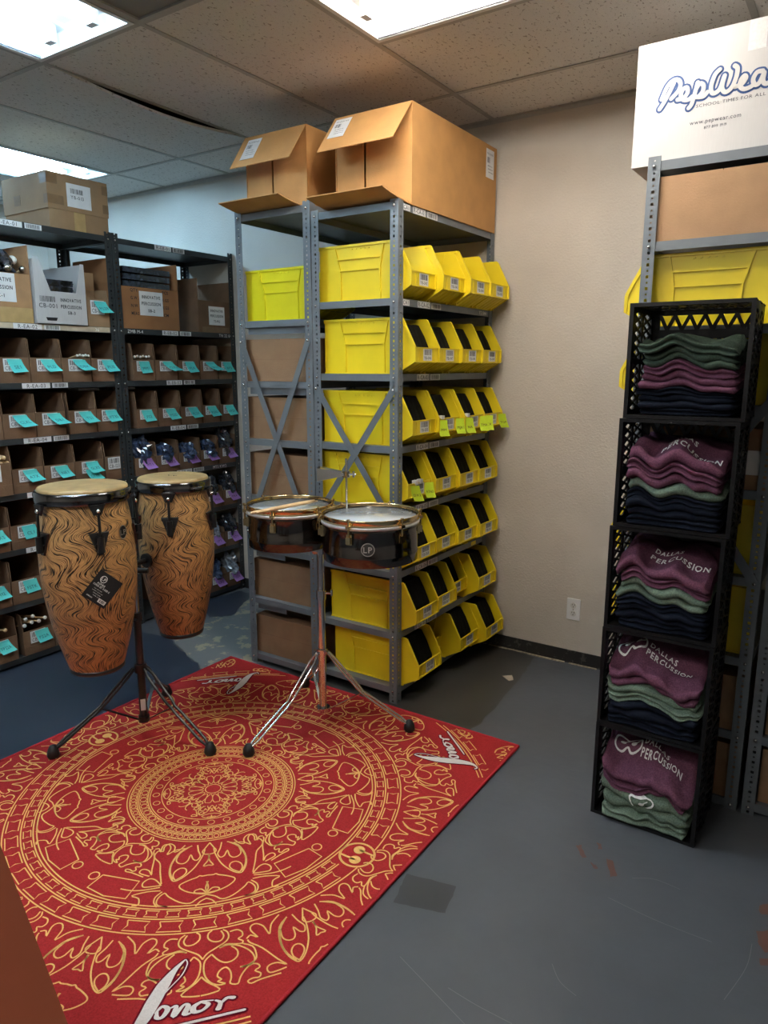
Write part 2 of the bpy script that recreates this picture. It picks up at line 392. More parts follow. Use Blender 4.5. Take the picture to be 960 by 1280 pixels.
def thing(name, label, cat, loc=(0, 0, 0), rotz=0.0, group=None):
    o = ob(name, None, None, loc, rotz); o.empty_display_size = 0.05
    return tag(o, label, cat, group)
def struct(o): o['kind'] = 'structure'; return o
ORD = ['first', 'second', 'third', 'fourth', 'fifth', 'sixth', 'seventh', 'eighth']
def smooth_path(pts, n=6, closed=False):
    pts = [Vector(p) for p in pts]; k = len(pts); out = []
    rng = range(k if closed else k-1)
    for i in rng:
        if closed: p0, p1, p2, p3 = pts[i-1], pts[i], pts[(i+1) % k], pts[(i+2) % k]
        else: p0, p1, p2, p3 = pts[max(i-1, 0)], pts[i], pts[i+1], pts[min(i+2, k-1)]
        for j in range(n):
            t = j/n
            out.append(0.5*((2*p1)+(p2-p0)*t+(2*p0-5*p1+4*p2-p3)*t*t+(3*p1-p0-3*p2+p3)*t**3))
    if not closed: out.append(pts[-1])
    return out

# ---------------------------------------------------------------- lettering (built-in font turned to flat meshes)
GL = {}
def load_glyphs():
    chars = 'ABCDEFGHIJKLMNOPQRSTUVWXYZabcdefghijklmnopqrstuvwxyz0123456789-./!'
    tmp = []
    for bold in (0, 1):
        for ch in chars:
            cu = bpy.data.curves.new('glyph', 'FONT'); cu.body = ch; cu.resolution_u = 2; cu.size = 1.0
            if bold: cu.offset = 0.022
            o = bpy.data.objects.new('glyph', cu); COL.objects.link(o); tmp.append((bold, ch, o, cu))
    bpy.context.view_layer.update()
    dg = bpy.context.evaluated_depsgraph_get()
    for bold, ch, o, cu in tmp:
        me = o.evaluated_get(dg).to_mesh()
        vs = [tuple(v.co) for v in me.vertices]; fs = [tuple(p.vertices) for p in me.polygons]
        wdt = max([v[0] for v in vs]) if vs else .3
        GL[(bold, ch)] = (vs, fs, wdt+0.09)
        o.evaluated_get(dg).to_mesh_clear()
    for bold, ch, o, cu in tmp:
        bpy.data.objects.remove(o); bpy.data.curves.remove(cu)
load_glyphs()
def text2d(txt, h, bold=0, sx=1.0, space=1.0):
    """flat lettering: list of (verts2d, faces), total width; h is the cap height"""
    sc = h/0.70; x = 0; out = []
    for ch in txt:
        if ch == ' ': x += 0.32*sc*sx*space; continue
        g = GL.get((bold, ch))
        if g is None: x += .3*sc*sx; continue
        vs, fs, wd = g
        out.append(([(x+v[0]*sc*sx, v[1]*sc) for v in vs], fs)); x += wd*sc*sx*space
    return out, x
def put_text(mb, txt, c, h, U, V, N, mi=1, bold=0, sx=1.0, off=0.0006, fit=None, align='c'):
    """lettering on a plane: c centre, U right, V up, N outward"""
    gl, wd = text2d(txt, h, bold, sx)
    if fit and wd > fit:
        k = fit/wd; gl = [([(x*k, y) for x, y in vs], fs) for vs, fs in gl]; wd = fit
    U, V, N, c = Vector(U), Vector(V), Vector(N), Vector(c)
    x0 = -wd/2 if align == 'c' else 0
    for vs, fs in gl:
        mb.add([c+U*(x+x0)+V*(y-h/2)+N*off for x, y in vs], fs, mi)
def put_bars(mb, c, w_, h_, U, V, N, mi=1, off=0.0006, n=22, seed=0):
    r = random.Random(seed); U, V, N, c = Vector(U), Vector(V), Vector(N), Vector(c); x = -w_/2
    while x < w_/2:
        b = w_/n*r.choice((.35, .5, .9)); 
        a0, a1 = x, min(w_/2, x+b)
        mb.add([c+U*a0-V*h_/2+N*off, c+U*a1-V*h_/2+N*off, c+U*a1+V*h_/2+N*off, c+U*a0+V*h_/2+N*off], [(0, 1, 2, 3)], mi)
        x += b+w_/n*r.choice((.35, .6, .8))
def card(mb, c, w_, h_, U, V, N, th=0.0008, mi=0):
    U, V, N, c = Vector(U), Vector(V), Vector(N), Vector(c)
    vs = [c+U*x*w_/2+V*y*h_/2+N*z for z in (0.0001, th) for x, y in ((-1, -1), (1, -1), (1, 1), (-1, 1))]
    mb.add(vs, [(0, 3, 2, 1), (4, 5, 6, 7), (0, 1, 5, 4), (1, 2, 6, 5), (2, 3, 7, 6), (3, 0, 4, 7)], mi)

# ================================================================= THE ROOM
WX0, WX1, WY0, WY1, CZ = -5.6, 2.2, -3.4, 3.515, 2.743
floor = struct(MB().box((WX0, WY0, -0.1), (WX1, WY1, 0)).build('floor', M_floor))
wall_back = struct(MB().box((WX0-.1, WY1, 0), (WX1+.1, WY1+.1, CZ+.25)).build('wall_back', M_wall))
struct(MB().box((WX0-.1, WY0, 0), (WX0, WY1, CZ+.25)).build('wall_left', M_wall))
struct(MB().box((WX1, WY0, 0), (WX1+.1, WY1, CZ+.25)).build('wall_right', M_wall))
struct(MB().box((WX0-.1, WY0-.1, 0), (WX1+.1, WY0, CZ+.25)).build('wall_front', M_wall))
struct(MB().box((WX0, WY1-.006, 0), (WX1, WY1-.0005, 0.072)).build('baseboard_back', M_base))
# a ragged caulk line where the base meets the floor
mb = MB()
x = -1.75
while x < 1.6:
    l = random.uniform(.05, .22); d = random.uniform(.004, .012)
    mb.box((x, WY1-.010-d, 0.0004), (x+l, WY1-.0062, 0.004)); x += l*random.uniform(.9, 1.3)
mb.build('caulk_line', plain('caulk', (0.34, 0.28, 0.20), 0.8, var=.2), floor)

ceiling = struct(MB().box((WX0, WY0, CZ+.16), (WX1, WY1, CZ+.25)).build('ceiling', M_dark))
GX, GY, P2, P4 = -1.695, 1.880, 0.610, 1.220     # grid lines found from the photograph
def tile_mesh(sx_, sy_, sag=0.0):
    nx, ny = (8, 14) if sag else (1, 1)
    mb = MB(); vs = []
    for z in (0.012, 0.0):
        for j in range(ny+1):
            for i in range(nx+1):
                u, v = i/nx, j/ny
                d = -sag*(u**2.2)*max(0, sin(pi*min(1, max(0, (v*1.05-.02)))))**1.0 if sag else 0
                vs.append((u*sx_-sx_/2, v*sy_-sy_/2, z+d))
    n = (nx+1)*(ny+1); fs = []
    for j in range(ny):
        for i in range(nx):
            a = j*(nx+1)+i; fs += [(a, a+1, a+nx+2, a+nx+1), (a+n, a+n+nx+1, a+n+nx+2, a+n+1)]
    b = [i for i in range(nx+1)]+[(j+1)*(nx+1)-1 for j in range(1, ny+1)]+[ny*(nx+1)+i for i in range(nx-1, -1, -1)]+[j*(nx+1) for j in range(ny-1, 0, -1)]
    fs += [(b[i], b[i]+n, b[(i+1) % len(b)]+n, b[(i+1) % len(b)]) for i in range(len(b))]
    return mb.add(vs, fs).mesh('ceiling_tile', M_tile)
T_Y = tile_mesh(P2-.004, P4-.004); T_X = tile_mesh(P4-.004, P2-.004); T_S = tile_mesh(P2-.004, P4-.004, 0.040); T_C = {}
fixtures = {}   # (x0,x1,y0,y1) -> spec
FIX = [('main', GX, GX+P4, GY, GY+P2, 'x', TUBE_MAIN), ('left', GX-2*P2, GX-P2, GY-P4, GY, 'y', TUBE_LEFT),
       ('far', GX-5*P2, GX-4*P2, GY, GY+P4, 'y', TUBE_FAR),
       ('rear', GX, GX+P4, GY-4*P2, GY-3*P2, 'x', TUBE_FILL), ('fill_left', GX-2*P2, GX-P2, GY-3*P4, GY-2*P4, 'y', TUBE_FILL)]  # this pair is unseen, added to fill the fronts and the ceiling
VENT = (GX-P2, GX, GY-P2, GY)
def taken(x0, x1, y0, y1):
    for f in FIX:
        if x0 < f[2]-.01 and x1 > f[1]+.01 and y0 < f[4]-.01 and y1 > f[3]+.01: return True
    return x0 < VENT[1]-.01 and x1 > VENT[0]+.01 and y0 < VENT[3]-.01 and y1 > VENT[2]+.01
def add_tile(x0, x1, y0, y1):
    x0, x1, y0, y1 = max(x0, WX0), min(x1, WX1), max(y0, WY0), min(y1, WY1)
    if x1-x0 < .03 or y1-y0 < .03: return
    if taken(x0, x1, y0, y1):
        if y1-y0 > P2+.05 and not (taken(x0, x1, y0, y0+P2) and taken(x0, x1, y0+P2, y1)):
            add_tile(x0, x1, y0, y0+P2); add_tile(x0, x1, y0+P2, y1)
        return
    sx_, sy_ = x1-x0, y1-y0
    if abs(x0-(GX-3*P2)) < .01 and abs(y0-GY) < .01: me = T_S
    elif abs(sx_-P2) < .01 and abs(sy_-P4) < .01: me = T_Y
    elif abs(sx_-P4) < .01 and abs(sy_-P2) < .01: me = T_X
    else:
        k = (round(sx_, 2), round(sy_, 2))
        if k not in T_C: T_C[k] = tile_mesh(sx_-.004, sy_-.004)
        me = T_C[k]
    ob('ceiling_tile', me, ceiling, ((x0+x1)/2, (y0+y1)/2, CZ+.002))
xs = [GX-i*P2 for i in range(1, 8)]
ys = [GY+P4-i*P4 for i in range(0, 6)]
for x0 in xs:
    for y0 in [GY+P4]+[GY-i*P4 for i in range(0, 5)]: add_tile(x0, x0+P2, y0, y0+P4)
for i in range(0, 4):
    for y0 in [GY+2*P2]+[GY+P2-j*P2 for j in range(0, 11)]: add_tile(GX+i*P4, GX+(i+1)*P4, y0, y0+P2)
# tee bars
def tee(x0, y0, x1, y1):
    mb = MB()
    if abs(x0-x1) < 1e-6: mb.box((x0-.012, y0, CZ-.0015), (x0+.012, y1, CZ+.0005)).box((x0-.001, y0, CZ+.0005), (x0+.001, y1, CZ+.03))
    else: mb.box((x0, y0-.012, CZ-.0017), (x1, y0+.012, CZ+.0003)).box((x0, y0-.001, CZ+.0005), (x1, y0+.001, CZ+.03))
    mb.build('tee_bar', M_grid, ceiling)
for i in range(0, 7): tee(GX-i*P2, WY0, GX-i*P2, WY1)
for i in range(1, 4): tee(GX+i*P4, WY0, GX+i*P4, WY1)
for j in range(-1, 5): tee(WX0, GY-j*P4+0.0, GX, GY-j*P4)
for j in range(-2, 9): tee(GX, GY-j*P2, WX1, GY-j*P2)
tee(GX-P2, GY-P2, GX, GY-P2)
mb = MB()   # wall angle along the back wall
mb.box((WX0, WY1-.022, CZ-.002), (WX1, WY1-.0005, CZ)).box((WX0, WY1-.003, CZ-.02), (WX1, WY1-.0008, CZ-.002))
mb.build('wall_angle', M_grid, ceiling)

def troffer(kind, x0, x1, y0, y1, axis, spec):
    lbls = {'main': 'open fluorescent troffer with warm bare tubes in ceiling above the rug', 'left': 'open fluorescent troffer with bluish tubes at upper left of ceiling',
            'far': 'fluorescent troffer glowing blue behind the box marked YB-013', 'rear': 'added fill troffer, unseen, in the ceiling behind the camera over the right aisle',
            'fill_left': 'added fill troffer, unseen, in the ceiling behind the camera over the left aisle'}
    cx, cy = (x0+x1)/2, (y0+y1)/2; sx_, sy_ = (x1-x0)/2-.012, (y1-y0)/2-.012
    t = thing('ceiling_troffer', lbls[kind], 'ceiling light', (cx, cy, CZ))
    mb = MB(); hz = .11; k = .82; q = .018
    o_ = [(-sx_, -sy_), (sx_, -sy_), (sx_, sy_), (-sx_, sy_)]
    i_ = [(x*(1-q/sx_), y*(1-q/sy_)) for x, y in o_]
    tp = [(x*k, y*k) if True else 0 for x, y in i_]
    vs = [(x, y, -.004) for x, y in o_]+[(x, y, -.004) for x, y in i_]+[(x, y, hz*.55) for x, y in i_]+[(x*.97, y*.97, hz) for x, y in tp]
    fs = [(i, (i+1) % 4, 4+(i+1) % 4, 4+i) for i in range(4)]+[(4+i, 4+(i+1) % 4, 8+(i+1) % 4, 8+i) for i in range(4)]+[(8+i, 8+(i+1) % 4, 12+(i+1) % 4, 12+i) for i in range(4)]+[(12, 13, 14, 15)]
    mb.add(vs, fs)
    mb.build('housing', M_ofwh, t)
    tm = MATS.get('tube_'+kind) or emit('tube_'+kind, *spec)
    L = (sx_ if axis == 'x' else sy_)-.06
    for off in (-.13, .13):
        b = MB(); a_, c_ = ((-L, off, .035), (L, off, .035)) if axis == 'x' else ((off, -L, .035), (off, L, .035))
        b.cyl(a_, c_, .019, n=10); b.build('tube', tm, t)
        for e in (a_, c_):
            s_ = MB(); ex, ey, ez = e
            s_.box((ex-.014, ey-.022, ez-.026), (ex+.014, ey+.022, ez+.06)) if axis == 'x' else s_.box((ex-.022, ey-.014, ez-.026), (ex+.022, ey+.014, ez+.06))
            s_.build('lamp_holder', M_ofwh, t)
    mb = MB()   # ballast cover down the middle
    if axis == 'x': mb.prism([(-.05, hz), (.05, hz), (.03, .05), (-.03, .05)], -L, L, 'x')
    else: mb.prism([(-.05, hz), (.05, hz), (.03, .05), (-.03, .05)], -L, L, 'y')
    mb.build('ballast_cover', M_ofwh, t)
    mb = MB()   # hinged lens frame edge
    if axis == 'x': mb.box((-sx_+.02, sy_-.034, -.003), (sx_-.02, sy_-.027, .006))
    else: mb.box((-sx_+.027, -sy_+.02, -.003), (-sx_+.034, sy_-.02, .006))
    mb.build('frame_edge', plain('frame_grey', (.16, .18, .22), .5), t)
for f in FIX: troffer(*f)
t = thing('return_air_grille', 'dark perforated square air grille set in the ceiling', 'vent', ((VENT[0]+VENT[1])/2, (VENT[2]+VENT[3])/2, CZ))
MB().box((-.285, -.285, .004), (.285, .285, .010)).build('perforated_panel', M_grille, t)
mb = MB()
for a in (-1, 1):
    mb.box((-.293, a*.289-.006, -.003), (.293, a*.289+.006, .012)); mb.box((a*.289-.006, -.283, -.003), (a*.289+.006, .283, .012))
mb.build('frame', M_grid, t)

# floor paint patches, scuffs
def fpatch(pts, mat, z=0.0006, jag=0.0, name='paint_patch', n=8):
    P = [on_z(x, y, 0) for x, y in pts]; out = []
    for i, p in enumerate(P):
        q = P[(i+1) % len(P)]
        for j in range(n):
            v = p.lerp(q, j/n)
            if jag: v += Vector((random.uniform(-jag, jag), random.uniform(-jag, jag), 0))
            out.append((v.x, v.y, z))
    return MB().add(out, [tuple(range(len(out)))]).build(name, mat, floor)
fpatch([(-60, 860), (60, 805), (130, 775), (215, 800), (235, 820), (262, 845), (215, 862), (150, 900), (60, 935), (-80, 990)], M_navyp, .0007, .012)
fpatch([(215, 800), (250, 742), (318, 728), (330, 760), (330, 830), (285, 828), (262, 845), (235, 820)], M_conc, .0005, .008)
fpatch([(255, 752), (300, 738), (316, 744), (290, 770), (262, 772)], M_navyp, .0008, .01)
fpatch([(340, 845), (500, 800), (626, 800), (667, 822), (655, 842), (600, 905), (560, 930), (500, 915), (420, 880)], M_darkp, .0006, .006)
fpatch([(508, 1092), (571, 1108), (556, 1142), (492, 1128)], patch_mat('tape_residue', (0.050, .053, .057), False, None), .0007, .002, 'residue_mark')
fpatch([(757, 1073), (765, 1076), (772, 1095), (764, 1096)], M_rust, .0008, .003, 'scuff', 4)
fpatch([(720, 1057), (726, 1056), (733, 1072), (727, 1072)], M_rust, .0008, .003, 'scuff', 4)
fpatch([(738, 1078), (745, 1082), (749, 1087), (742, 1086)], M_rust, .0008, .002, 'scuff', 4)
fpatch([(746, 1053), (751, 1055), (753, 1062), (748, 1061)], M_rust, .0008, .002, 'scuff', 4)
fpatch([(948, 1132), (975, 1128), (980, 1145), (950, 1143)], M_rust, .0008, .003, 'scuff', 4)
fpatch([(946, 1165), (985, 1160), (985, 1185), (955, 1190), (948, 1178)], M_rust, .0008, .004, 'scuff', 4)
fpatch([(948, 1198), (985, 1195), (985, 1208), (952, 1207)], M_rust, .0008, .003, 'scuff', 4)
fpatch([(628, 845), (640, 844), (642, 850), (636, 851)], plain('paper_scrap', (.5, .42, .32), .8), .0009, .001, 'paper_scrap', 2)
for a, b in (((760, 1122), (890, 1178)), ((790, 1098), (850, 1112)), ((500, 1196), (590, 1290)), ((640, 1280), (560, 1235)), ((905, 1250), (940, 1180)), ((690, 1205), (720, 1245))):
    A, B = on_z(*a, 0), on_z(*b, 0); mid = (A+B)/2+Vector((random.uniform(-.02, .02), random.uniform(-.02, .02), 0))
    pts = [Vector((p.x, p.y, .0008)) for p in smooth_path([A, mid, B], 6)]
    MB().ribbon(pts, .0014).build('scratch', M_chalk, floor)

# wall outlet
t = thing('wall_outlet', 'white double wall outlet low on the beige back wall', 'outlet', (-1.157, WY1, .30))
MB().prism([(-.035, -.057), (.035, -.057), (.035, .057), (-.035, .057)], -.006, 0, 'y').build('cover_plate', M_ofwh, t)
for s in (-1, 1):
    b = MB(); b.cyl((0, -.0085, s*.021), (0, -.005, s*.021), .0165, n=20); so = b.build('socket', plain('socket_ivory', (.70, .69, .65), .4), t)
    b = MB()
    for dx in (-.006, .006): b.box((dx-.0012, -.0092, s*.021+.001), (dx+.0012, -.0086, s*.021+.009))
    b.cyl((0, -.0092, s*.021-.007), (0, -.0086, s*.021-.007), .0026, n=10); b.build('slot', M_ink, so)
MB().cyl((0, -.0085, 0), (0, -.006, 0), .003, n=10).build('screw', M_bolt, t)

# ================================================================= RUG
RC = (-1.873, 1.640); RHX, RHY = 0.832, 0.915
rug = thing('area_rug', 'red rectangular drum rug with gold mandala line print and white script', 'rug', (RC[0], RC[1], 0))
mb = MB()
mb.box((-RHX, -RHY, .0012), (RHX, RHY, .0060)); mb.build('pile', M_rug, rug)
mb = MB()
c_ = [(-RHX, -RHY), (RHX, -RHY), (RHX, RHY), (-RHX, RHY)]
for i in range(4):
    a, b = c_[i], c_[(i+1) % 4]; mb.tube([(a[0], a[1], .0062), ((a[0]+b[0])/2, (a[1]+b[1])/2, .0062), (b[0], b[1], .0062)], .0058, 8)
mb.build('hem', M_rughem, rug)
ZL = 0.0066
gold = MB()
def rclip(pts, wd, closed=False):
    if closed: pts = list(pts)+[pts[0]]
    run = []
    for p in pts:
        p = (p[0]+.012, p[1])
        if abs(p[0]) < RHX-.012 and abs(p[1]) < RHY-.012: run.append((p[0], p[1], ZL))
        else:
            if len(run) > 1: gold.ribbon(run, wd)
            run = []
    if len(run) > 1: gold.ribbon(run, wd)
LW = 0.0044
def ring(r, wd=LW, gaps=()):
    n = 180; pts = []
    for i in range(n+1):
        a = 2*pi*i/n; p = (r*cos(a), r*sin(a))
        if any(hypot(p[0]-g[0], p[1]-g[1]) < g[2] for g in gaps):
            if len(pts) > 1: rclip(pts, wd)
            pts = []
        else: pts.append(p)
    if len(pts) > 1: rclip(pts, wd)
# strokes read off the print, in zoomed pixels of one petal seen straight on, turned into rug coordinates along the petal's axis
def digit(strokes, ox, oy, sc):
    out = []; ca, sa = cos(-pi/4), sin(-pi/4)
    for st in strokes:
        L = []
        for x, y in st:
            p = on_z(ox+x*sc, oy+y*sc, .006); dx, dy = p.x-RC[0]-.012, p.y-RC[1]
            r_ = dx*ca+dy*sa; L.append((r_, -dx*sa+dy*ca-.0195*r_))     # (radial, tangential)
        out.append(L)
    return out
PETAL = digit([
    [(505, 207), (560, 222), (597, 265), (606, 312), (592, 350), (572, 362), (530, 350), (480, 315), (448, 268), (440, 240)],
    [(514, 209), (566, 232), (598, 275), (601, 315), (585, 352)],
    [(478, 210), (472, 240), (460, 268), (475, 285), (495, 275), (508, 250), (520, 275), (540, 285), (565, 277), (577, 258), (562, 228)],
    [(574, 358), (538, 346), (522, 330), (530, 312), (555, 305), (580, 316), (586, 336), (574, 358)],
    [(418, 212), (440, 236), (452, 250), (440, 264), (418, 270)],
    [(415, 275), (420, 300), (440, 323), (414, 324)],
    [(412, 374), (440, 372), (455, 367), (470, 372), (500, 375), (545, 385), (549, 400), (520, 425), (480, 445), (440, 460), (412, 466)],
    [(409, 463), (419, 435), (410, 405)],
    [(412, 463), (440, 436), (470, 435), (472, 446), (440, 456), (412, 463)]], 160, 1000, .25)
WING = digit([
    [(410, 470), (455, 478), (492, 492), (545, 472), (600, 430), (620, 408), (650, 425), (655, 450), (635, 466), (600, 478)],
    [(632, 398), (662, 415), (668, 440), (652, 466)],
    [(410, 489), (440, 497), (462, 516)],
    [(640, 358), (650, 300), (655, 255), (680, 225), (682, 205), (665, 192), (645, 200), (640, 180), (620, 170), (600, 178), (588, 195), (592, 215), (568, 215), (540, 196)],
    [(640, 365), (670, 330), (700, 318), (728, 330), (725, 350), (690, 358), (640, 365)],
    [(645, 373), (720, 366), (780, 352), (830, 330)],
    [(640, 391), (700, 379), (775, 378), (742, 400), (742, 432), (772, 426)]], 160, 1000, .25)
HEART = digit([
    [(402, 795), (425, 765), (470, 735), (515, 705), (530, 680), (522, 656), (500, 645)],
    [(490, 650), (505, 675), (490, 700), (455, 705), (428, 690), (428, 665), (446, 650)],
    [(535, 655), (570, 645), (595, 655), (598, 675), (578, 690), (602, 700), (595, 713), (560, 716), (520, 717), (490, 735)],
    [(485, 736), (530, 720), (590, 726), (640, 750), (663, 780), (660, 804), (635, 820), (592, 830)],
    [(590, 712), (650, 726), (670, 760), (670, 790), (640, 816), (600, 831)],
    [(545, 726), (575, 746), (577, 775), (550, 800), (515, 808), (480, 795), (448, 768)],
    [(448, 768), (416, 800), (410, 840), (420, 880), (450, 910), (490, 920), (522, 912)],
    [(522, 912), (482, 902), (502, 892), (480, 876), (492, 848), (522, 832), (545, 852), (550, 884), (546, 911), (584, 913), (596, 880), (620, 842), (650, 816), (680, 815), (691, 830), (668, 848), (697, 860), (690, 880), (660, 885), (634, 900), (652, 911), (700, 890), (800, 860)],
    [(400, 880), (430, 905), (495, 940), (450, 962), (400, 974)],
    [(625, 695), (640, 710), (700, 735), (780, 790), (826, 816), (780, 808), (740, 820), (728, 840), (745, 858), (790, 845), (826, 830)],
    [(620, 690), (640, 672), (676, 682), (640, 650), (640, 627), (665, 615), (700, 626), (720, 650), (735, 665), (740, 620), (760, 590), (778, 570)]], 160, 1000, .25)
def stamp(strokes, ang, rs=1.0, ro=0.0, ts=1.0, wd=LW, mirror=(1, -1)):
    for st in strokes:
        for m in mirror:
            pts = []
            for r, a in smooth_path([(p[0], p[1], 0) for p in st], 3) and [(q.x, q.y) for q in smooth_path([(p[0], p[1], 0) for p in st], 3)]:
                R_, A_ = r*rs+ro, a*ts*m
                pts.append((R_*cos(ang)-A_*sin(ang), R_*sin(ang)+A_*cos(ang)))
            rclip(pts, wd)
MED = [(0.660, 0, .056), (-0.660, 0, .056)]
for k in range(4):
    stamp(PETAL, pi/4+k*pi/2); stamp(WING, pi/4+k*pi/2)
    stamp(HEART, k*pi/2, .80, -.255, .86)
    stamp(PETAL, pi/4+k*pi/2, .315, .005, .40, .0030); stamp(WING[3:5], pi/4+k*pi/2, .315, .005, .36, .0030)
    stamp(HEART[:7], k*pi/2, .36, -.175, .36, .0030)
    for s in (-1, 1):    # bars beside the medallions
        a0 = k*pi/2+s*RAD(7); a1 = k*pi/2+s*RAD(21)
        q = [(.515*cos(a0), .515*sin(a0)), (.575*cos(a0), .575*sin(a0)), (.583*cos((a0+a1)/2), .583*sin((a0+a1)/2)), (.575*cos(a1), .575*sin(a1)), (.50*cos(a1), .50*sin(a1))]
        rclip(q, LW, True)
        a2 = k*pi/2+s*RAD(4.6); rclip([(.53*cos(a2)+.016*cos(j*pi/6), .53*sin(a2)+.016*sin(j*pi/6)) for j in range(12)], LW*.9, True)
for k in range(8):
    stamp(PETAL, RAD(22.5)+k*pi/4, 1.0, .405, .95)
    stamp(HEART, k*pi/4)
    a = k*pi/4+RAD(22.5)
    for s in (-1, 1):
        b = [(.035, 0), (.06, .012), (.085, .010), (.088, .0), (.085, -.010), (.06, -.012)]
        an = k*pi/4+s*RAD(11); rclip([(x*cos(an)-y*sin(an), x*sin(an)+y*cos(an)) for x, y in [(p.x, p.y) for p in smooth_path([(u, v, 0) for u, v in b], 3, True)]], .003, True)
for r in (.028,): ring(r, .0035)
for r in (.183, .224, .231, .262, .268, .293, .302): ring(r, .0032)
for r in (.592, .603, .641, .697): ring(r, LW, MED)
for r in (1.000, 1.014): ring(r)
for k in range(4):     # corner sprays beyond the script
    a = pi/4+k*pi/2
    stamp(PETAL[:6], a, .62, .915, .62); stamp(WING[:2], a+RAD(13), .55, .76, .5); stamp(WING[:2], a-RAD(13), .55, .76, .5)
    for s in (-1, 1):
        stamp(PETAL, a+s*RAD(26), .60, .86, .6); stamp(HEART[3:6], a+s*RAD(14), .5, .66, .5)
def quads(n, r0, r1, f, wd, cav):
    for i in range(n):
        a = 2*pi*(i+.5)/n; h = pi/n*f; rm = (r0+r1)/2
        if any(hypot(rm*cos(a)-g[0], rm*sin(a)-g[1]) < g[2]+.012 for g in MED): continue
        L = []
        for r_, a_ in ((r0, a-h), (r0, a+h), (rm, a+h*(1-cav)), (r1, a+h), (r1, a-h), (rm, a-h*(1-cav))): L.append((r_*cos(a_), r_*sin(a_)))
        rclip(L, wd, True)
quads(64, .610, .633, .66, LW*.8, .26); quads(44, .650, .688, .70, LW*.9, .24)
quads(60, 1.022, 1.050, .70, LW*.85, .24); quads(44, .272, .289, .42, .0026, .3); quads(36, .235, .257, .36, .0026, .3)
for n, r, cr in ((44, .2805, .0085), (36, .246, .0115), (24, .203, .012)):
    for i in range(n):
        a = 2*pi*i/n; rclip([(r*cos(a)+cr*cos(j*pi/5), r*sin(a)+cr*sin(j*pi/5)) for j in range(10)], .0026, True)
for g in MED:    # medallion with the crossed mallet emblem
    for rr in (.054, .058): rclip([(g[0]+rr*cos(j*pi/24), g[1]+rr*sin(j*pi/24)) for j in range(48)], .0034, True)
    sgn = 1 if g[0] > 0 else -1
    for s in (-1, 1):
        cx, cy = g[0]+s*.022*-.35*sgn, g[1]+s*.023*sgn
        cx += .012
        gold.add([(cx+.019*cos(j*pi/10), cy+.019*sin(j*pi/10), ZL+.0001) for j in range(20)], [tuple(range(20))])
        gold.ribbon([(cx, cy, ZL+.0001), (cx+s*.062*.9*sgn, cy-s*.002*sgn+s*.004, ZL+.0001)], .0075)
gold.build('mandala_print', M_rugline, rug)
# white script, once per corner
NS = [0]
def script_mesh():
    mb = MB(); u = lambda L: [(x, y, 0) for x, y in L]
    S = [[(.150, .262), (.110, .215), (.072, .150), (.044, .080), (.020, .020), (-.005, -.030), (-.035, -.058), (-.062, -.052), (-.060, -.030)]]
    out = []
    def var(pts, ws, mi=0, g=0.0):
        P = smooth_path([(x, y, 0) for x, y in pts], 6); n = len(P)
        W = []
        for i in range(n):
            t = i/(n-1)*(len(ws)-1); j = min(int(t), len(ws)-2); W.append(ws[j]*(1-(t-j))+ws[j+1]*(t-j)+g)
        z = .0010 if mi == 0 else .0002
        NS[0] += 1; mb.ribbon([(p.x, p.y, z+NS[0]*.00001) for p in P], W, mi, cap=True, dz=.000006)
    def stroke(pts, ws):
        var(pts, ws, 1, .011); var(pts, ws, 0)
    stroke([(.152, .262), (.130, .222), (.109, .165), (.091, .100), (.074, .035), (.052, -.022), (.026, -.040), (.018, -.022)], [.003, .014, .030, .034, .030, .018, .008, .004])
    stroke([(.154, .262), (.158, .240), (.148, .195), (.125, .150), (.111, .125)], [.003, .003, .003, .003, .006])
    stroke([(.098, .052), (.112, .074), (.124, .060), (.114, .032), (.102, .034), (.102, .062)], [.004, .010, .013, .010, .012, .004])     # o
    stroke([(.130, .062), (.142, .066), (.138, .028), (.158, .066), (.168, .060), (.162, .030), (.176, .030)], [.004, .010, .013, .007, .012, .014, .004])   # n
    stroke([(.196, .068), (.180, .052), (.182, .032), (.200, .034), (.212, .054), (.196, .068), (.222, .066)], [.008, .013, .014, .008, .011, .007, .004])  # o
    stroke([(.228, .064), (.238, .052), (.234, .028)], [.006, .010, .013])
    stroke([(.237, .045), (.252, .066), (.266, .064)], [.005, .010, .013])   # r
    stroke([(.120, -.012), (.180, -.006), (.290, .008)], [.006, .010, .009])
    return mb
sm_ = script_mesh()
for k in range(4):
    a = -pi/4+k*pi/2
    U = Vector((-sin(a), cos(a), 0)); V = -Vector((cos(a), sin(a), 0))
    b = MB(); org = Vector((cos(a)+.012, sin(a), 0))*1.0-Vector((cos(a), sin(a), 0))*.022+U*((.083 if k % 2 else -.045)-.152*1.1)+Vector((0, 0, ZL+.0003))
    b.v = [tuple(org+U*v[0]*1.1+V*v[1]*.72+Vector((0, 0, v[2]))) for v in sm_.v]; b.f = list(sm_.f); b.m = list(sm_.m); b.sm = list(sm_.sm)
    b.build('script_print', [M_rugwh, M_rugdk], rug)

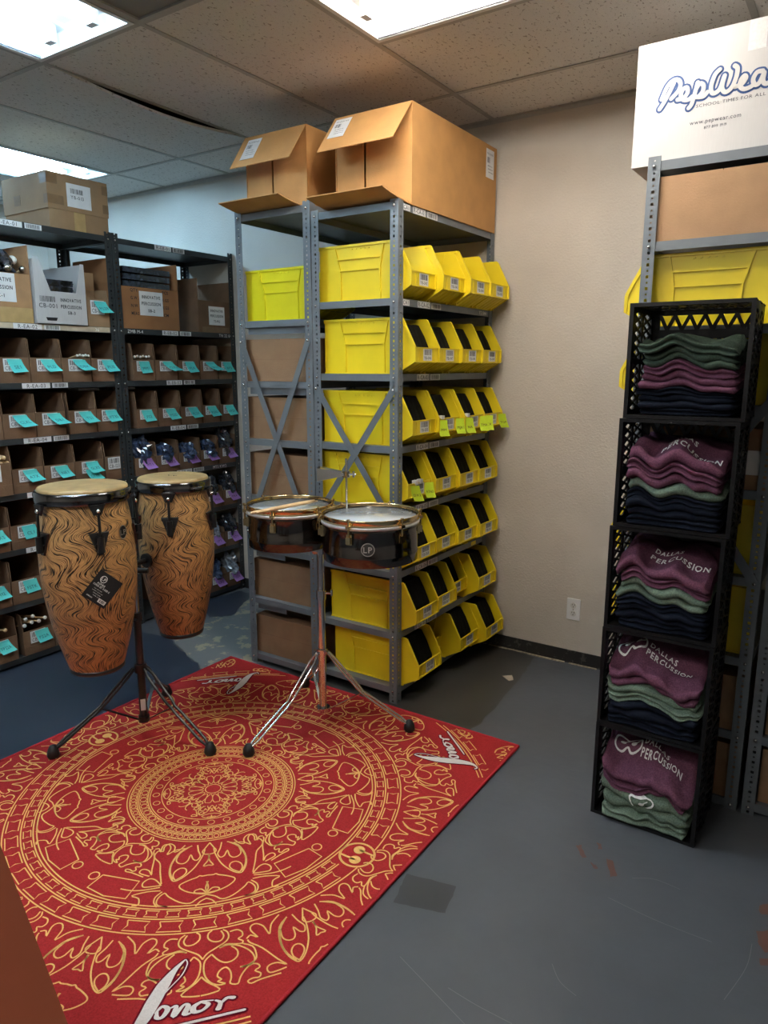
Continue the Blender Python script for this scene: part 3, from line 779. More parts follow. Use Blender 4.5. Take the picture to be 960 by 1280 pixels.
# ================================================================= SHELVING
POSTM = {}
def post_mesh(h, mat):
    k = (h, mat.name)
    if k not in POSTM:
        mb = MB(); mb.box((0, 0, 0), (.040, .0022, h)); mb.box((0, .0022, 0), (.0022, .040, h)); POSTM[k] = mb.mesh('post', mat)
    return POSTM[k]
SHM = {}
def shelf_mesh(sx_, sy_, mat):
    k = (round(sx_, 3), round(sy_, 3), mat.name)
    if k not in SHM:
        mb = MB(); e = .0035; t_ = .0015; lp = .030
        mb.box((e, e, -t_), (sx_-e, sy_-e, 0))
        for lo, hi in (((e, e, -lp), (sx_-e, e+t_, -t_)), ((e, sy_-e-t_, -lp), (sx_-e, sy_-e, -t_)), ((e, e+t_, -lp), (e+t_, sy_-e-t_, -t_)), ((sx_-e-t_, e+t_, -lp), (sx_-e, sy_-e-t_, -t_))): mb.box(lo, hi)
        for lo, hi in (((e, e+t_, -lp), (sx_-e, e+.012, -lp+t_)), ((e+t_, sy_-e-.012, -lp), (sx_-e-t_, sy_-e-t_, -lp+t_))): mb.box(lo, hi)
        SHM[k] = mb.mesh('shelf', mat)
    return SHM[k]
BOLT = MB().sphere((0, 0, 0), .0062, 6).mesh('bolt', M_bolt)
def unit(name, label, x0, y0, sx_, sy_, h, levels, mp, ms, bolts_end=True):
    t = thing(name, label, 'shelving unit', (x0, y0, 0))
    for cx, cy, rz in ((0, 0, 0), (sx_, 0, pi/2), (sx_, sy_, pi), (0, sy_, 3*pi/2)): ob('post', post_mesh(h, mp), t, (cx, cy, 0), rz)
    sh = []
    for z in levels:
        s_ = ob('shelf', shelf_mesh(sx_, sy_, ms), t, (0, 0, z)); sh.append(s_)
        if bolts_end:
            for bx in (.020, sx_-.020): ob('bolt', BOLT, t, (bx, -.002, z-.016))
    return t, sh
def shelf_tag(sh, txt, face, pos, sx_, sy_, code=True, wd=.105, dy=0, seed=0):
    """a printed code strip and a barcode strip on the shelf lip; face '+x' or '-x' ..."""
    if face == '+x': N, U, org = (1, 0, 0), (0, 1, 0), Vector((sx_-.0034+.0004, pos, -.0155))
    V = (0, 0, 1)
    mb = MB(); card(mb, org, wd, .027, U, V, N); put_text(mb, txt, org, .019, U, V, N, 1, 0, fit=wd*.92, off=.0012)
    mb.build('code_label', [M_white, M_ink], sh)
    o2 = org+Vector(U)*(wd/2+.012+.045)
    mb = MB(); card(mb, o2, .088, .025, U, V, N); put_bars(mb, o2, .072, .019, U, V, N, 1, .0012, 20, seed); mb.build('barcode_label', [M_white, M_ink], sh)

D18, L36 = .457, .906
CAX, CAY = -2.124, 2.596
CAL = [2.203, 1.825, 1.512, 1.200, .920, .633, .344, .077]
ca, cash = unit('shelving_unit', 'grey slotted steel shelving full of yellow bins beside the beige wall', CAX, CAY, D18, L36, 2.212, CAL, M_post, M_shelf)
LBX = -2.583
LBL = [2.243, 1.757, 1.473, 1.192, .905, .648, .365, .053]
lb, lbsh = unit('shelving_unit', 'grey steel shelving of brown boxes back to back with the yellow bins', LBX, CAY-.006, D18, L36, 2.258, LBL, M_post, M_shelf)
def xbrace(t, sx_, z1, z0, mat):
    for a, b, y in (((.018, z1), (sx_-.018, z0), -.0035), ((sx_-.018, z1), (.018, z0), -.0068)):
        MB().bar((a[0], y, a[1]), (b[0], y, b[1]), .030, .0025, (0, 1, 0)).build('cross_brace', mat, t)
    for bx in (.018, sx_-.018):
        for z in (z1, z0): ob('bolt', BOLT, t, (bx, -.009, z))
xbrace(ca, D18, 1.445, .855, M_shelf); xbrace(lb, D18, 1.660, .720, M_shelf)
for i, z in enumerate(CAL):
    shelf_tag(cash[i], 'R-CA-0%d' % (i+1), '+x', .215 if i else .17, D18, L36, seed=i)
# marker scribble card on the top-left of each upper lip
for i in (0, 1):
    mb = MB(); o_ = Vector((D18-.003, .065, -.0155)); card(mb, o_, .06, .024, (0, 1, 0), (0, 0, 1), (1, 0, 0)); put_text(mb, 'CA1', o_, .016, (0, 1, 0), (0, 0, 1), (1, 0, 0), 1, 0, fit=.05, off=.0012)
    mb.build('handwritten_label', [M_white, M_inknavy], cash[i])
mb = MB(); o_ = Vector((D18-.003, .76, -.0155)); card(mb, o_, .055, .020, (0, 1, 0), (0, 0, 1), (1, 0, 0)); mb.build('yellow_label', M_yel, cash[5])

RX, RY = -0.684, 2.582
RL = [2.200, 1.950, 1.676, 1.420, 1.145, .850, .566, .292, .034]
rs, rssh = unit('shelving_unit', 'grey steel shelving at right edge behind the stacked black crates', RX, RY, D18, L36, 2.215, RL, M_post, M_shelf)
xbrace(rs, D18, 1.445, .835, M_shelf)
r2, r2sh = unit('shelving_unit', 'grey steel shelving at far right frame edge, mostly out of view', RX+D18+.016, RY, D18, L36, 2.215, [2.2, 1.6, 1.2, .86, .55, .30, .045], M_post, M_shelf)

EX = -3.54-D18; EBY, EAY = 2.606, 1.696
EL = [2.240, 1.757, 1.463, 1.187, .908, .622, .335, .045]
ea, eash = unit('shelving_unit', 'dark steel shelving at left edge holding cardboard bin boxes with teal notes', EX, EAY, D18, L36, 2.262, EL, M_postd, M_shelfd, False)
eb, ebsh = unit('shelving_unit', 'dark steel shelving in the back corner with teal and purple notes', EX, EBY, D18, L36, 2.262, EL, M_postd, M_shelfd, False)
for t_ in (ea, eb):
    for z in EL:
        for y in (.020, L36-.020): ob('bolt', BOLT, t_, (D18+.002, y, z-.016))
for i in range(6):
    shelf_tag(eash[i], 'R-EA-0%d' % (i+1), '+x', (.33, .385, .40, .38, .37, .335)[i], D18, L36, wd=.15, seed=20+i)
    shelf_tag(ebsh[i], 'R-EB-0%d' % (i+1), '+x', (.35, .37, .38, .39, .42, .4)[i], D18, L36, wd=.12, seed=30+i)
shelf_tag(eash[6], 'R-EA-07', '+x', .40, D18, L36, wd=.12, seed=40)
for t_ in (ea, eb): MB().box((.004, .006, .05), (.0055, L36-.006, 1.735)).build('blackout_sheet', M_shelfd, t_)  # dark sheets added to hide the bright wall, so the gaps stay black
# handwriting in marker on the lips
for sh, txt, y in ((ebsh[1], 'ZMB M-4', .12), (ebsh[1], 'TN 22 04', .82), (cash[1], 'Y2 044', .80), (ebsh[4], 'MTS KW2', .72), (eash[1], '36', .78)):
    mb = MB(); put_text(mb, txt, (D18-.003, y, -.0155), .018, (0, 1, 0), (0, 0, 1), (1, 0, 0), 0, 0, fit=.15, off=.0004); mb.build('marker_writing', M_print, sh)
# pale masking-tape strip along the second lip of the left unit
mb = MB(); mb.box((D18-.0034, .10, -.0285), (D18-.0028, .86, -.0015)); mb.build('masking_tape', plain('masking_tape', (.55, .46, .33), .8), eash[1])

# ================================================================= YELLOW BINS
BINW, BINL, BINH = .205, .478, .232
SIDE = [(0, 0), (.385, 0), (BINL, .052), (BINL, .110), (.415, BINH), (0, BINH)]     # side profile, u from back to front
def bin_meshes(W, mat, tagc):
    L, H, t_ = BINL, BINH, .0035; P = []
    mb = MB()
    for s in (-1, 1):
        y0, y1 = (s*W/2, s*(W/2-t_)); mb.prism(SIDE, min(y0, y1), max(y0, y1), 'y')
    h = W/2-t_
    mb.box((0, -h, 0), (.385, h, t_)); mb.box((0, -h, t_), (t_, h, H))
    mb.add([(.385, -h, 0), (L, -h, .052), (L, h, .052), (.385, h, 0), (.385, -h, t_), (L-t_, -h, .055), (L-t_, h, .055), (.385, h, t_)], [(0, 1, 2, 3), (4, 7, 6, 5)])
    mb.box((L-t_, -h, .0525), (L, h, .110))
    P.append(('body', mb.mesh('body', mat)))
    mb = MB(); e = .006        # rolled rim: top edges, slopes, plate edges
    for s in (-1, 1):
        y = s*(W/2+.0005)
        pts = [(-.002, y, H), (.415, y, H), (L+.002, y, .110), (L+.002, y, .052)]
        for a, b in zip(pts[:-1], pts[1:]): mb.bar(a, b, .011, .008, (0, 1, 0))
        mb.bar((L+.001, y, .052), (.385, y, .0), .006, .006, (0, 1, 0))
    mb.box((-.005, -W/2, H-.010), (.004, W/2, H+.002))
    mb.box((L-.003, -W/2, .049), (L+.004, W/2, .054)); mb.box((L-.004, -W/2, .107), (L+.003, W/2, .112))
    P.append(('rim', mb.mesh('rim', mat)))
    mb = MB()                  # moulded ribs on the sides
    for s in (-1, 1):
        y = s*(W/2+.0015)
        for a, b in (((.085, H), (.115, .13)), ((.115, .13), (.118, .004)), ((.345, H), (.325, .13)), ((.325, .13), (.328, .004)), ((.098, .178), (.335, .178)), ((.114, .13), (.326, .13))):
            mb.bar((a[0], y, a[1]), (b[0], y, b[1]), .006, .008, (0, 1, 0))
        mb.bar((0, y, .003), (.40, y, .003), .006, .006, (0, 1, 0))
        for k in range(5): mb.bar((.175+k*.022, y, H-.012), (.183+k*.022, y, H-.016), .004, .004, (0, 1, 0))
    for k in range(5):         # ribs under the overhanging nose
        y = -W/2+.03+k*(W-.06)/4; mb.bar((.385, y, -.001+.001), (L-.005, y, .049), .003, .004, (0, 1, 0))
    for y in (-W/2+.02, W/2-.02): mb.box((.36, y-.006, -.0005), (.40, y+.006, .012))
    P.append(('rib', mb.mesh('rib', mat)))
    for y in (-W*.30, W*.30): P.append(('label_slot', MB().box((L, y-.0015, .054), (L+.002, y+.0015, .108)).mesh('label_slot', mat)))
    return P
BINP = bin_meshes(BINW, M_yel, 0); BINPG = bin_meshes(BINW+.02, M_yelg, 0)
BARC = {}
def bin_card(code, seed):
    N, U, V = (1, 0, 0), (0, 1, 0), (0, 0, 1); mb = MB(); c = Vector((BINL+.0004, .006, .081))
    card(mb, c, .074, .050, U, V, N); put_bars(mb, c+Vector((0, 0, .010)), .058, .022, U, V, N, 1, .0012, 16, seed); put_text(mb, code, c-Vector((0, 0, .013)), .013, U, V, N, 1, 0, fit=.06, off=.0012)
    return mb
def yellow_bin(xb, yc, z, label, code=None, rz=0.0, parts=BINP, group=None, seed=0):
    t = thing('storage_bin', label, 'storage bin', (xb, yc, z), rz, group)
    for n, me in parts: ob(n, me, t)
    if code: bin_card(code, seed).build('barcode_label', [M_white, M_ink], t)
    return t
def lime_note(t, y, skew, txt, z=.104, drop=.072):
    mb = MB(); vs = []; wv = Vector((.030, .036, 0))      # stuck on at a slant, facing the aisle end
    for j in range(5):
        v = j/4; c = Vector((BINL+.012+.014*v*v, y+skew*v, z-drop*v)); vs += [c-wv*.5, c+wv*.5]
    mb.add(vs, [(2*j, 2*j+2, 2*j+3, 2*j+1) for j in range(4)], 0)
    c = Vector((BINL+.0185, y+skew*.6, z-drop*.6)); U = wv.normalized(); V = (Vector(vs[2])-Vector(vs[6])).normalized()
    put_text(mb, txt, c, .012, U, V, U.cross(V).normalized(), 1, 0, fit=.036, off=.0025)
    mb.build('lime_note', [M_lime, M_ink], t)
def white_clip(t, y):
    MB().box((BINL-.012, y-.012, .108), (BINL+.008, y+.012, .124)).build('white_clip', M_white, t)
def pouch_mesh():
    mb = MB(); ny = 8; prof = [(.02, .006), (.380, .006), (.434, .05), (.434, .094), (.404, .160), (.376, .208), (.02, .210)]
    vs = []
    for j in range(ny+1):
        y = -.094+.188*j/ny
        for i, (u, z) in enumerate(prof):
            b = .0012*sin(j*2.1+i*1.3)
            vs.append((u+(b if 0 < i < 6 else 0), y, z+(b if i in (4, 5, 6) else 0)))
    n = len(prof)
    fs = [(j*n+i, j*n+(i+1) % n, (j+1)*n+(i+1) % n, (j+1)*n+i) for j in range(ny) for i in range(n)]
    mb.add(vs, fs); mb.add(vs, [tuple(range(n))[::-1], tuple(range(ny*n, ny*n+n))])
    return mb.mesh('black_packet', M_pouch)
POUCHM = pouch_mesh()
# y of each bin's left plate edge, in metres, row by row (read off the photograph at the plane of the bin fronts); shift pushes a bin back
ROWS = [
    [(2.638, .050), (2.846, .014), (3.052, -.014), (3.257, -.016)],
    [(2.638, .027), (2.845, .031), (3.051, .020), (3.257, .015)],
    [(2.638, .039), (2.845, .024), (3.050, .000), (3.257, -.002)],
    [(2.638, .060), (2.845, .036), (3.051, .020), (3.257, .018)],
    [(2.638, .026), (2.845, .034), (3.051, .020), (3.257, .005)],
    [(2.638, .012), (2.845, .028), (3.051, .075), (3.257, .005)],
    [(2.648, .000), (2.857, .105), (3.050, -.004), (3.257, -.046)]]
NUM = 42
ROWN = ['first', 'second', 'third', 'fourth', 'fifth', 'sixth', 'lowest']
POSN = ['nearest the camera', 'second from the camera', 'third from the camera', 'against the beige wall']
bins = {}
for r, row in enumerate(ROWS):
    for i, (y0, back) in enumerate(row):
        yc = y0+BINW/2
        t = yellow_bin(-1.583-BINL-back, yc, CAL[r+1]+.0005, 'yellow bin on the R-CA-0%d shelf, %s' % (r+2, POSN[i]), 'YB-%03d' % (NUM), 0, BINP, 'yellow bins on the grey shelving', NUM)
        bins[(r, i)] = t; NUM += 1
        if r > 0:
            o = ob('black_packet', POUCHM, None, (-1.583-BINL-back+.004, yc, CAL[r+1]+.0045))
            tag(o, 'black packet in the yellow bin on R-CA-0%d, %s' % (r+2, POSN[i]), 'packet', 'black packets in the yellow bins')
for (r, i), y, sk, tx in (((2, 1), -.085, .004, 'MM'), ((2, 1), .080, .0, 'MJX1'), ((2, 2), -.080, .012, 'NA'), ((2, 2), .082, -.006, 'TMA'), ((2, 3), .080, .022, 'TOP'), ((2, 3), -.070, -.012, 'CX'), ((3, 0), -.060, .025, 'DX2'), ((3, 0), .066, .004, 'RTNO')): lime_note(bins[(r, i)], y, sk, tx)
white_clip(bins[(2, 1)], -.07); white_clip(bins[(2, 2)], -.07); white_clip(bins[(3, 0)], .01); white_clip(bins[(3, 0)], -.03)
# big bin alone on the rear bay, seen side on
yellow_bin(LBX+.010, CAY+.160, LBL[1]+.0005, 'yellow-green bin alone on the brown-box shelving under the open carton', None, 0, BINPG)
# right shelf bins, noses to the left
for z, nm in ((1.676, 'yellow bin above the top black crate on the right shelving'), (1.420, 'yellow bin behind the top black crate on the right shelving'),
              (.850, 'yellow bin behind the third crate on the right shelving'), (.566, 'yellow bin low on the right shelving behind the fourth crate')):
    yellow_bin(RX+.425, RY+.148, z+.0005, nm, None, pi, BINP)

# ================================================================= CARDBOARD
def carton(name, label, x0, x1, y0, y1, z0, z1, mat, cat='box', lid_line=False):
    t = thing(name, label, cat, ((x0+x1)/2, y0, z0)); hx = (x1-x0)/2; d = y1-y0; h = z1-z0
    return t, hx, d, h
def closed_box(label, x0, x1, y0, y1, z0, z1, mat, name='cardboard_box', tape=True):
    t, hx, d, h = carton(name, label, x0, x1, y0, y1, z0, z1, mat)
    b = MB(); b.box((-hx, 0, 0), (hx, d, h-.004)); b.build('body', mat, t)
    b = MB(); b.box((-hx, 0, h-.0039), (-.001, d, h)); b.box((.001, 0, h-.0039), (hx, d, h)); b.build('flap', mat, t)
    if tape:
        b = MB(); b.box((-.025, -.0006, h-.06), (.025, -.0001, h)); b.box((-.025, 0, h), (.025, d, h+.0006)); b.build('tape', M_tape, t)
    return t, hx, d, h
# two open cartons on top of the grey shelving
def open_carton(label, x0, x1, y0, y1, z0, z1, mat, fl, ftop, fbot, gap):
    t, hx, d, h = carton('cardboard_box', label, x0, x1, y0, y1, z0, z1, mat); c = .004
    b = MB(); b.box((-hx, 0, 0), (hx, d, c)); b.box((-hx, 0, h-c), (hx, d, h)); b.box((-hx, 0, c), (-hx+c, d, h-c)); b.box((hx-c, 0, c), (hx, d, h-c)); b.box((-hx+c, d-c, c), (hx-c, d, h-c)); b.build('body', mat, t)
    m = hx*2-c*2; g = gap*m
    b = MB(); b.box((-hx+c, .004, c+.002), (-hx+g-.004, .008, h-c-.002)); b.build('inner_flap', mat, t)
    b = MB(); b.box((-hx+g+.008, .001, c+.002), (hx-c, .005, h-c-.002)); b.build('inner_flap', mat, t)
    def flap(z, ang, nm, bow):      # hinged along the front edge, ang from straight down/out
        b = MB(); n = 7; vs = []
        for j in range(n+1):
            v = j/n; a = ang+bow*v; y = -fl*v*cos(ang)-bow*.0; zz = z+fl*v*sin(ang)+bow*fl*v*v
            for th in (0, c):
                vs += [(-hx-.003*v, y, zz+th), (hx-.012*v, y, zz+th)]
        fs = []
        for j in range(n):
            o = j*4; fs += [(o, o+1, o+5, o+4), (o+2, o+6, o+7, o+3), (o, o+4, o+6, o+2), (o+1, o+3, o+7, o+5)]
        fs += [(0, 2, 3, 1), (n*4, n*4+1, n*4+3, n*4+2)]
        b.add(vs, fs); return b.build(nm, mat, t)
    ft = flap(h-c, ftop, 'top_flap', 0.0); flap(0, fbot, 'bottom_flap', .10)
    return t, hx, d, h, ft
def ship_label(t_ft, c, w_, h_, U, V, N, seed, nm='shipping_label'):
    mb = MB(); card(mb, c, w_, h_, U, V, N); c = Vector(c); U_, V_ = Vector(U), Vector(V)
    put_bars(mb, c+V_*h_*.12-U_*w_*.18, w_*.35, h_*.20, U, V, N, 1, .0012, 9, seed); put_text(mb, 'PERCUSSION PACK', c+V_*h_*.34, h_*.07, U, V, N, 1, 0, fit=w_*.8, off=.0012)
    for k in range(3): put_bars(mb, c-V_*h_*(.08+.11*k)+U_*w_*(.05*k), w_*.6, h_*.03, U, V, N, 1, .0012, 14, seed+k)
    mb.build(nm, [M_white, M_inknavy], t_ft)
a_t = RAD(-52)
big, hx, d, h, ft = open_carton('large golden open carton on top of the grey shelving by the wall', -2.055, -1.662, 2.690, 3.490, 2.2035, 2.598, M_cardo, .205, a_t, RAD(4), .40)
Nf = Vector((0, sin(a_t)*1, cos(a_t))); Nf = Vector((0, -abs(sin(a_t)), cos(a_t)))
Vf = Vector((0, cos(a_t), -sin(a_t)))
ship_label(ft, Vector((-hx+.062, -.075*cos(a_t), h-.004+.075*sin(a_t)))+Nf*.0045, .085, .115, (1, 0, 0), Vf, Nf, 3)
ship_label(big, (hx+.0005, d-.075, h-.085), .085, .13, (0, 1, 0), (0, 0, 1), (1, 0, 0), 5)
a_t2 = RAD(-56)
sm, hx, d, h, ft = open_carton('smaller open carton on top of the brown-box shelving, left of large one', -2.560, -2.190, 2.655, 3.105, 2.2435, 2.592, M_cardo, .185, a_t2, RAD(3), .45)
Nf = Vector((0, -abs(sin(a_t2)), cos(a_t2))); Vf = Vector((0, cos(a_t2), -sin(a_t2)))
ship_label(ft, Vector((-hx+.085, -.085*cos(a_t2), h-.004+.085*sin(a_t2)))+Nf*.0045, .085, .12, (1, 0, 0), Vf, Nf, 8)

# boxes stored in the rear bay
for i, z in enumerate(LBL[2:]):
    hh = (.200, .205, .215, .165, .200, .205)[i]
    t, hx, d, h = closed_box('brown carton on the %s shelf from the floor, back-to-back bay' % ORD[5-i], LBX+.010, LBX+.446, CAY+.030, CAY+(.42 if i < 4 else .25), z+.0005, z+hh, M_cardl, tape=False)
    b = MB(); b.box((-hx, -.0006, h*.52), (hx, -.0001, h*.525)); b.build('score_line', M_cardd, t)
    if i in (0, 1, 4, 5):
        o = MB().box((LBX+.045, CAY+.012, LBL[i+1]-.062), (LBX+(.24 if i > 1 else .40), CAY+.014, LBL[i+1]-.0305)).build('stiffener_plate', M_shelf, lb)
        o.matrix_parent_inverse = lb.matrix_basis.inverted()
# carton boxes on the right shelving
t, hx, d, h = closed_box('brown carton on the right shelving under the white printed box', RX+.012, RX+.446, RY+.012, RY+.50, 1.9505, 2.152, plain('cardboard_tan', (.40, .235, .125), .85, var=.05, scale=10, bump=.12, bscale=160), tape=False)
t, hx, d, h = closed_box('brown carton with white label behind the second crate', RX+.012, RX+.446, RY+.012, RY+.40, 1.1455, 1.345, M_cardl, tape=False)
b = MB(); b.box((hx-.10, -.0009, .05), (hx-.02, -.0001, .13)); b.build('paper_label', M_white, t)
for z, h_, nm in ((.2925, .20, 'brown carton low on right shelving behind the fourth crate'), (.0345, .205, 'brown carton on lowest right shelf behind the bottom crate')):
    closed_box(nm, RX+.012, RX+.446, RY+.012, RY+.40, z, z+h_, M_cardl, tape=False)
for z, h_, nm in ((.0455, .20, 'brown carton on the lowest shelf at the far right edge'), (.3005, .19, 'brown carton on second shelf up at the far right edge')):
    closed_box(nm, RX+D18+.06, RX+2*D18-.01, RY+.03, RY+.40, z, z+h_, M_cardl, tape=False)
# white printed box
WBY = 2.63
x0 = on_y(799, 57, WBY).x; t, hx, d, h = closed_box('white corrugated box with blue script lettering on top of the right shelving', x0, x0+.70, WBY, WBY+.46, 2.2005, 2.573, M_whiteb, tape=False)
wbo = Vector(t.location)
b = MB(); b.box((-.02, -.0009, h-.085), (.03, -.0001, h)); b.build('clear_tape', plain('clear_tape', (.75, .75, .74), .15, var=.04, scale=120), t)
def wpt(zx, zy, off): 
    p = on_y(780+.1875*zx, 10+.1875*zy, WBY)-wbo; return (p.x, p.z, -off)
PEP = [[(238, 676), (262, 640), (300, 572), (332, 505)],
       [(252, 610), (290, 525), (330, 484), (364, 482), (378, 510), (362, 555), (316, 606)],
       [(358, 612), (398, 600), (424, 566), (420, 532), (394, 545), (380, 585), (396, 612), (430, 612), (458, 590)],
       [(492, 498), (476, 560), (452, 640), (432, 668)],
       [(478, 548), (506, 506), (530, 515), (526, 556), (496, 592), (474, 594)], [(496, 596), (530, 590), (556, 562)],
       [(640, 412), (608, 446), (584, 512), (582, 556), (602, 570), (640, 540), (668, 462)],
       [(672, 452), (654, 530), (676, 562), (718, 532), (748, 466), (758, 404), (740, 386)],
       [(742, 526), (788, 506), (814, 468), (804, 452), (780, 482), (774, 522), (802, 542), (852, 522), (866, 500)],
       [(926, 420), (888, 430), (862, 476), (872, 512), (902, 500), (936, 432)], [(936, 432), (928, 488), (950, 506), (985, 480)],
       [(1000, 420), (990, 500)], [(994, 460), (1015, 425), (1040, 420)]]
mb = MB()
for wd, off, mi in ((.0246, .0003, 0), (.0130, .0020, 1)):
    for si, st in enumerate(PEP):
        P = smooth_path([wpt(x, y, off+si*.00006) for x, y in st], 5)
        mb.ribbon(P, wd, mi, cap=True, dz=-.000012)
mb.v = [(x, z, y) for x, y, z in mb.v]      # (x, height, -offset) -> (x, -offset, height)
mb.build('script_lettering', [M_inkblue, M_whiteb], t)
def wtext(txt, za, zb, h_, mat, fitw=None):
    pa, pb = on_y(780+.1875*za[0], 10+.1875*za[1], WBY)-wbo, on_y(780+.1875*zb[0], 10+.1875*zb[1], WBY)-wbo
    mb = MB(); gl, wd = text2d(txt, h_, 0); k = (pb.x-pa.x)/wd
    for vs, fs in gl: mb.add([(pa.x+x*k, -.0006, (pa.z+pb.z)/2+y-h_/2) for x, y in vs], fs)
    mb.build('printed_text', mat, t)
wtext('SCHOOL TIMES FOR ALL TIMES', (480, 655), (1080, 545), .0092, M_inknavy)
wtext('www.pepwear.com', (438, 772), (785, 706), .0125, M_inknavy)
wtext('877 899 1919', (532, 800), (686, 770), .0085, M_inknavy)

# box YB-013 on top of the left shelving
bx = thing('cardboard_box', 'taped kraft box marked YB-013 on top of the left shelving', 'box', (-3.56, 2.262, 2.2405))
b = MB(); b.box((-.40, 0, 0), (0, .345, .095)); b.build('tray', M_cardk, bx)
b = MB(); b.box((-.405, -.004, .0952), (.004, .349, .272)); b.build('lid', M_cardk, bx)
for lo, hi in (((.0041, -.0046, .215), (.0047, .055, .262)), ((-.055, -.0047, .215), (.0047, -.0041, .262)), ((.0041, -.0046, .118), (.0047, .085, .162)), ((-.03, -.0047, .118), (.0047, -.0041, .162)),
               ((.0041, .315, .21), (.0047, .3496, .255)), ((.0041, .315, .115), (.0047, .3496, .160)), ((-.30, -.0047, .13), (-.24, -.0041, .18))): MB().box(lo, hi).build('tape', M_tape, bx)
MB().box((.0001, .14, .0), (.0007, .205, .0945)).build('tape', M_tapel, bx)
mb = MB(); c = Vector((.0042, .175, .175)); card(mb, c, .14, .115, (0, 1, 0), (0, 0, 1), (1, 0, 0)); put_bars(mb, c+Vector((0, -.012, .022)), .072, .024, (0, 1, 0), (0, 0, 1), (1, 0, 0), 1, .0012, 16, 2)
put_text(mb, 'YB-013', c+Vector((0, -.01, -.008)), .017, (0, 1, 0), (0, 0, 1), (1, 0, 0), 1, 0, off=.0012); mb.build('paper_label', [M_white, M_ink], bx)

# cardboard bin boxes of the left shelving: open top half in front
XF = -3.545
def binbox(y0, y1, z, label, lip, side, mat=M_cardd, depth=.42, note=None, ncol=M_teal, bar=True, notex=0.0, skew=.02, curl=.03, code=None, group='cardboard bin boxes on the dark shelving', ext=0.0, name='bin_box', w2=False, lift=0.0, back=0.0):
    t = thing(name, label, 'bin box', (XF-back, y0, z), 0, group); W = y1-y0; c = .003; hb = side
    b = MB()
    b.box((-depth, 0, 0), (0, W, c)); b.box((-c, c, c), (0, W-c, lip)); b.box((-depth, c, c), (-depth+c, W-c, hb))
    prof = [(-depth, c), (0, c), (0, lip), (-.012, hb-.004), (-.05, hb), (-depth, hb)]
    b.prism(prof, 0, c, 'y'); b.prism(prof, W-c, W, 'y'); b.build('body', mat, t)
    b = MB(); b.box((0, .002, lip*.30), (.0025, W-.002, lip*.33)); b.box((0, .002, lip*.0), (.002, W-.002, lip*.30)); b.build('folded_front', mat, t)
    pw = min(.085, W*.62); pc = Vector((.0026, W*.44+notex*.3, lip*.70))
    if bar:
        mb = MB(); card(mb, pc, pw, lip*.50, (0, 1, 0), (0, 0, 1), (1, 0, 0)); put_bars(mb, pc+Vector((0, 0, lip*.10)), pw*.8, lip*.2, (0, 1, 0), (0, 0, 1), (1, 0, 0), 1, .0012, 14, int(y0*100))
        put_text(mb, code or 'CB-%03d' % (int(y0*137) % 160), pc-Vector((0, 0, lip*.12)), lip*.15, (0, 1, 0), (0, 0, 1), (1, 0, 0), 1, 0, fit=pw*.85, off=.0012); mb.build('barcode_label', [M_white, M_ink], t)
    for k, nt_ in enumerate(note.split('|') if note else []):
        mb = MB(); vs = []; nn = 6; nw = .074; hgt = .074; zt = lip*.93-lift-.042*k; yc = W*.5+notex+(-.004*k)
        for j in range(nn+1):
            v = j/nn; dx = .0042+.001*k+curl*v*v; dz = hgt*v*(1-.25*curl/.03*v*.6)
            vs += [(dx, yc-nw/2+skew*v, zt-dz), (dx+.001*v, yc+nw/2+skew*v, zt-dz+.006*v)]
        mb.add(vs, [(2*j, 2*j+2, 2*j+3, 2*j+1) for j in range(nn)], 0)
        a = Vector(vs[2*4]); bb = Vector(vs[2*4+1]); cc = (Vector(vs[2*3])+Vector(vs[2*3+1])+a+bb)/4
        U = (bb-a).normalized(); V = (Vector(vs[2*2])-a).normalized(); Nn = U.cross(V).normalized()
        put_text(mb, nt_, cc, .017, U, V, Nn, 1, 0, fit=.055, off=.0016); mb.build('sticky_note', [ncol, M_inkpen if ncol is M_teal else M_inknavy], t)
    return t
CODE = set()
def bl(col, txt, shelf, extra=''):
    return 'open cardboard bin box with %s note %s on the %s shelf%s' % (col, txt, shelf, extra)
E_ = EL
# R-EA row on shelf 3
for y0, y1, n_, nx, sk, cu, m in ((1.905, 2.070, 'SE1', .004, .022, .02, M_cardd), (2.075, 2.245, 'PLD', .006, .030, .03, M_cardd), (2.250, 2.420, 'DBK', .012, .040, .045, M_cardd), (2.426, 2.596, 'PLIS', .012, .028, .025, M_cardd)):
    binbox(y0, y1, E_[2]+.0005, bl('teal', n_, 'R-EA-03'), .125, .225, m, note=n_, notex=nx, skew=sk, curl=cu)
for y0, y1, n_, nx, sk, cu in ((1.905, 2.075, 'CLXL', .0, .036, .04), (2.079, 2.243, 'DB1', .012, .040, .045), (2.262, 2.428, 'TS1', .012, .036, .035), (2.432, 2.596, 'PT3S', .006, .022, .025)):
    binbox(y0, y1, E_[3]+.0005, bl('teal', n_, 'R-EA-04'), .125, .222, note=n_, notex=nx, skew=sk, curl=cu)
binbox(1.74, 1.902, E_[3]+.0005, 'open cardboard bin box cut by left photo edge on R-EA-04', .125, .222)
for y0, y1, n_, nx, sk, cu, lp in ((1.925, 2.092, 'A7X', .006, .028, .035, .125), (2.097, 2.270, 'NE1', .006, .026, .03, .125), (2.275, 2.452, 'GLXS|CYMP', .010, .020, .04, .128)):
    binbox(y0, y1, E_[4]+.0005, bl('teal', n_.replace('|', ' over '), 'R-EA-05'), lp, .225, note=n_, notex=nx, skew=sk, curl=cu)
binbox(2.462, 2.592, E_[4]+.0005, 'narrow cardboard bin box with white label CB-123 on R-EA-05', .135, .215, code='CB-123')
t = binbox(1.745, 1.916, E_[4]+.0005, 'cardboard bin box packed with drumstick ends at left photo edge', .165, .245, back=-.012)
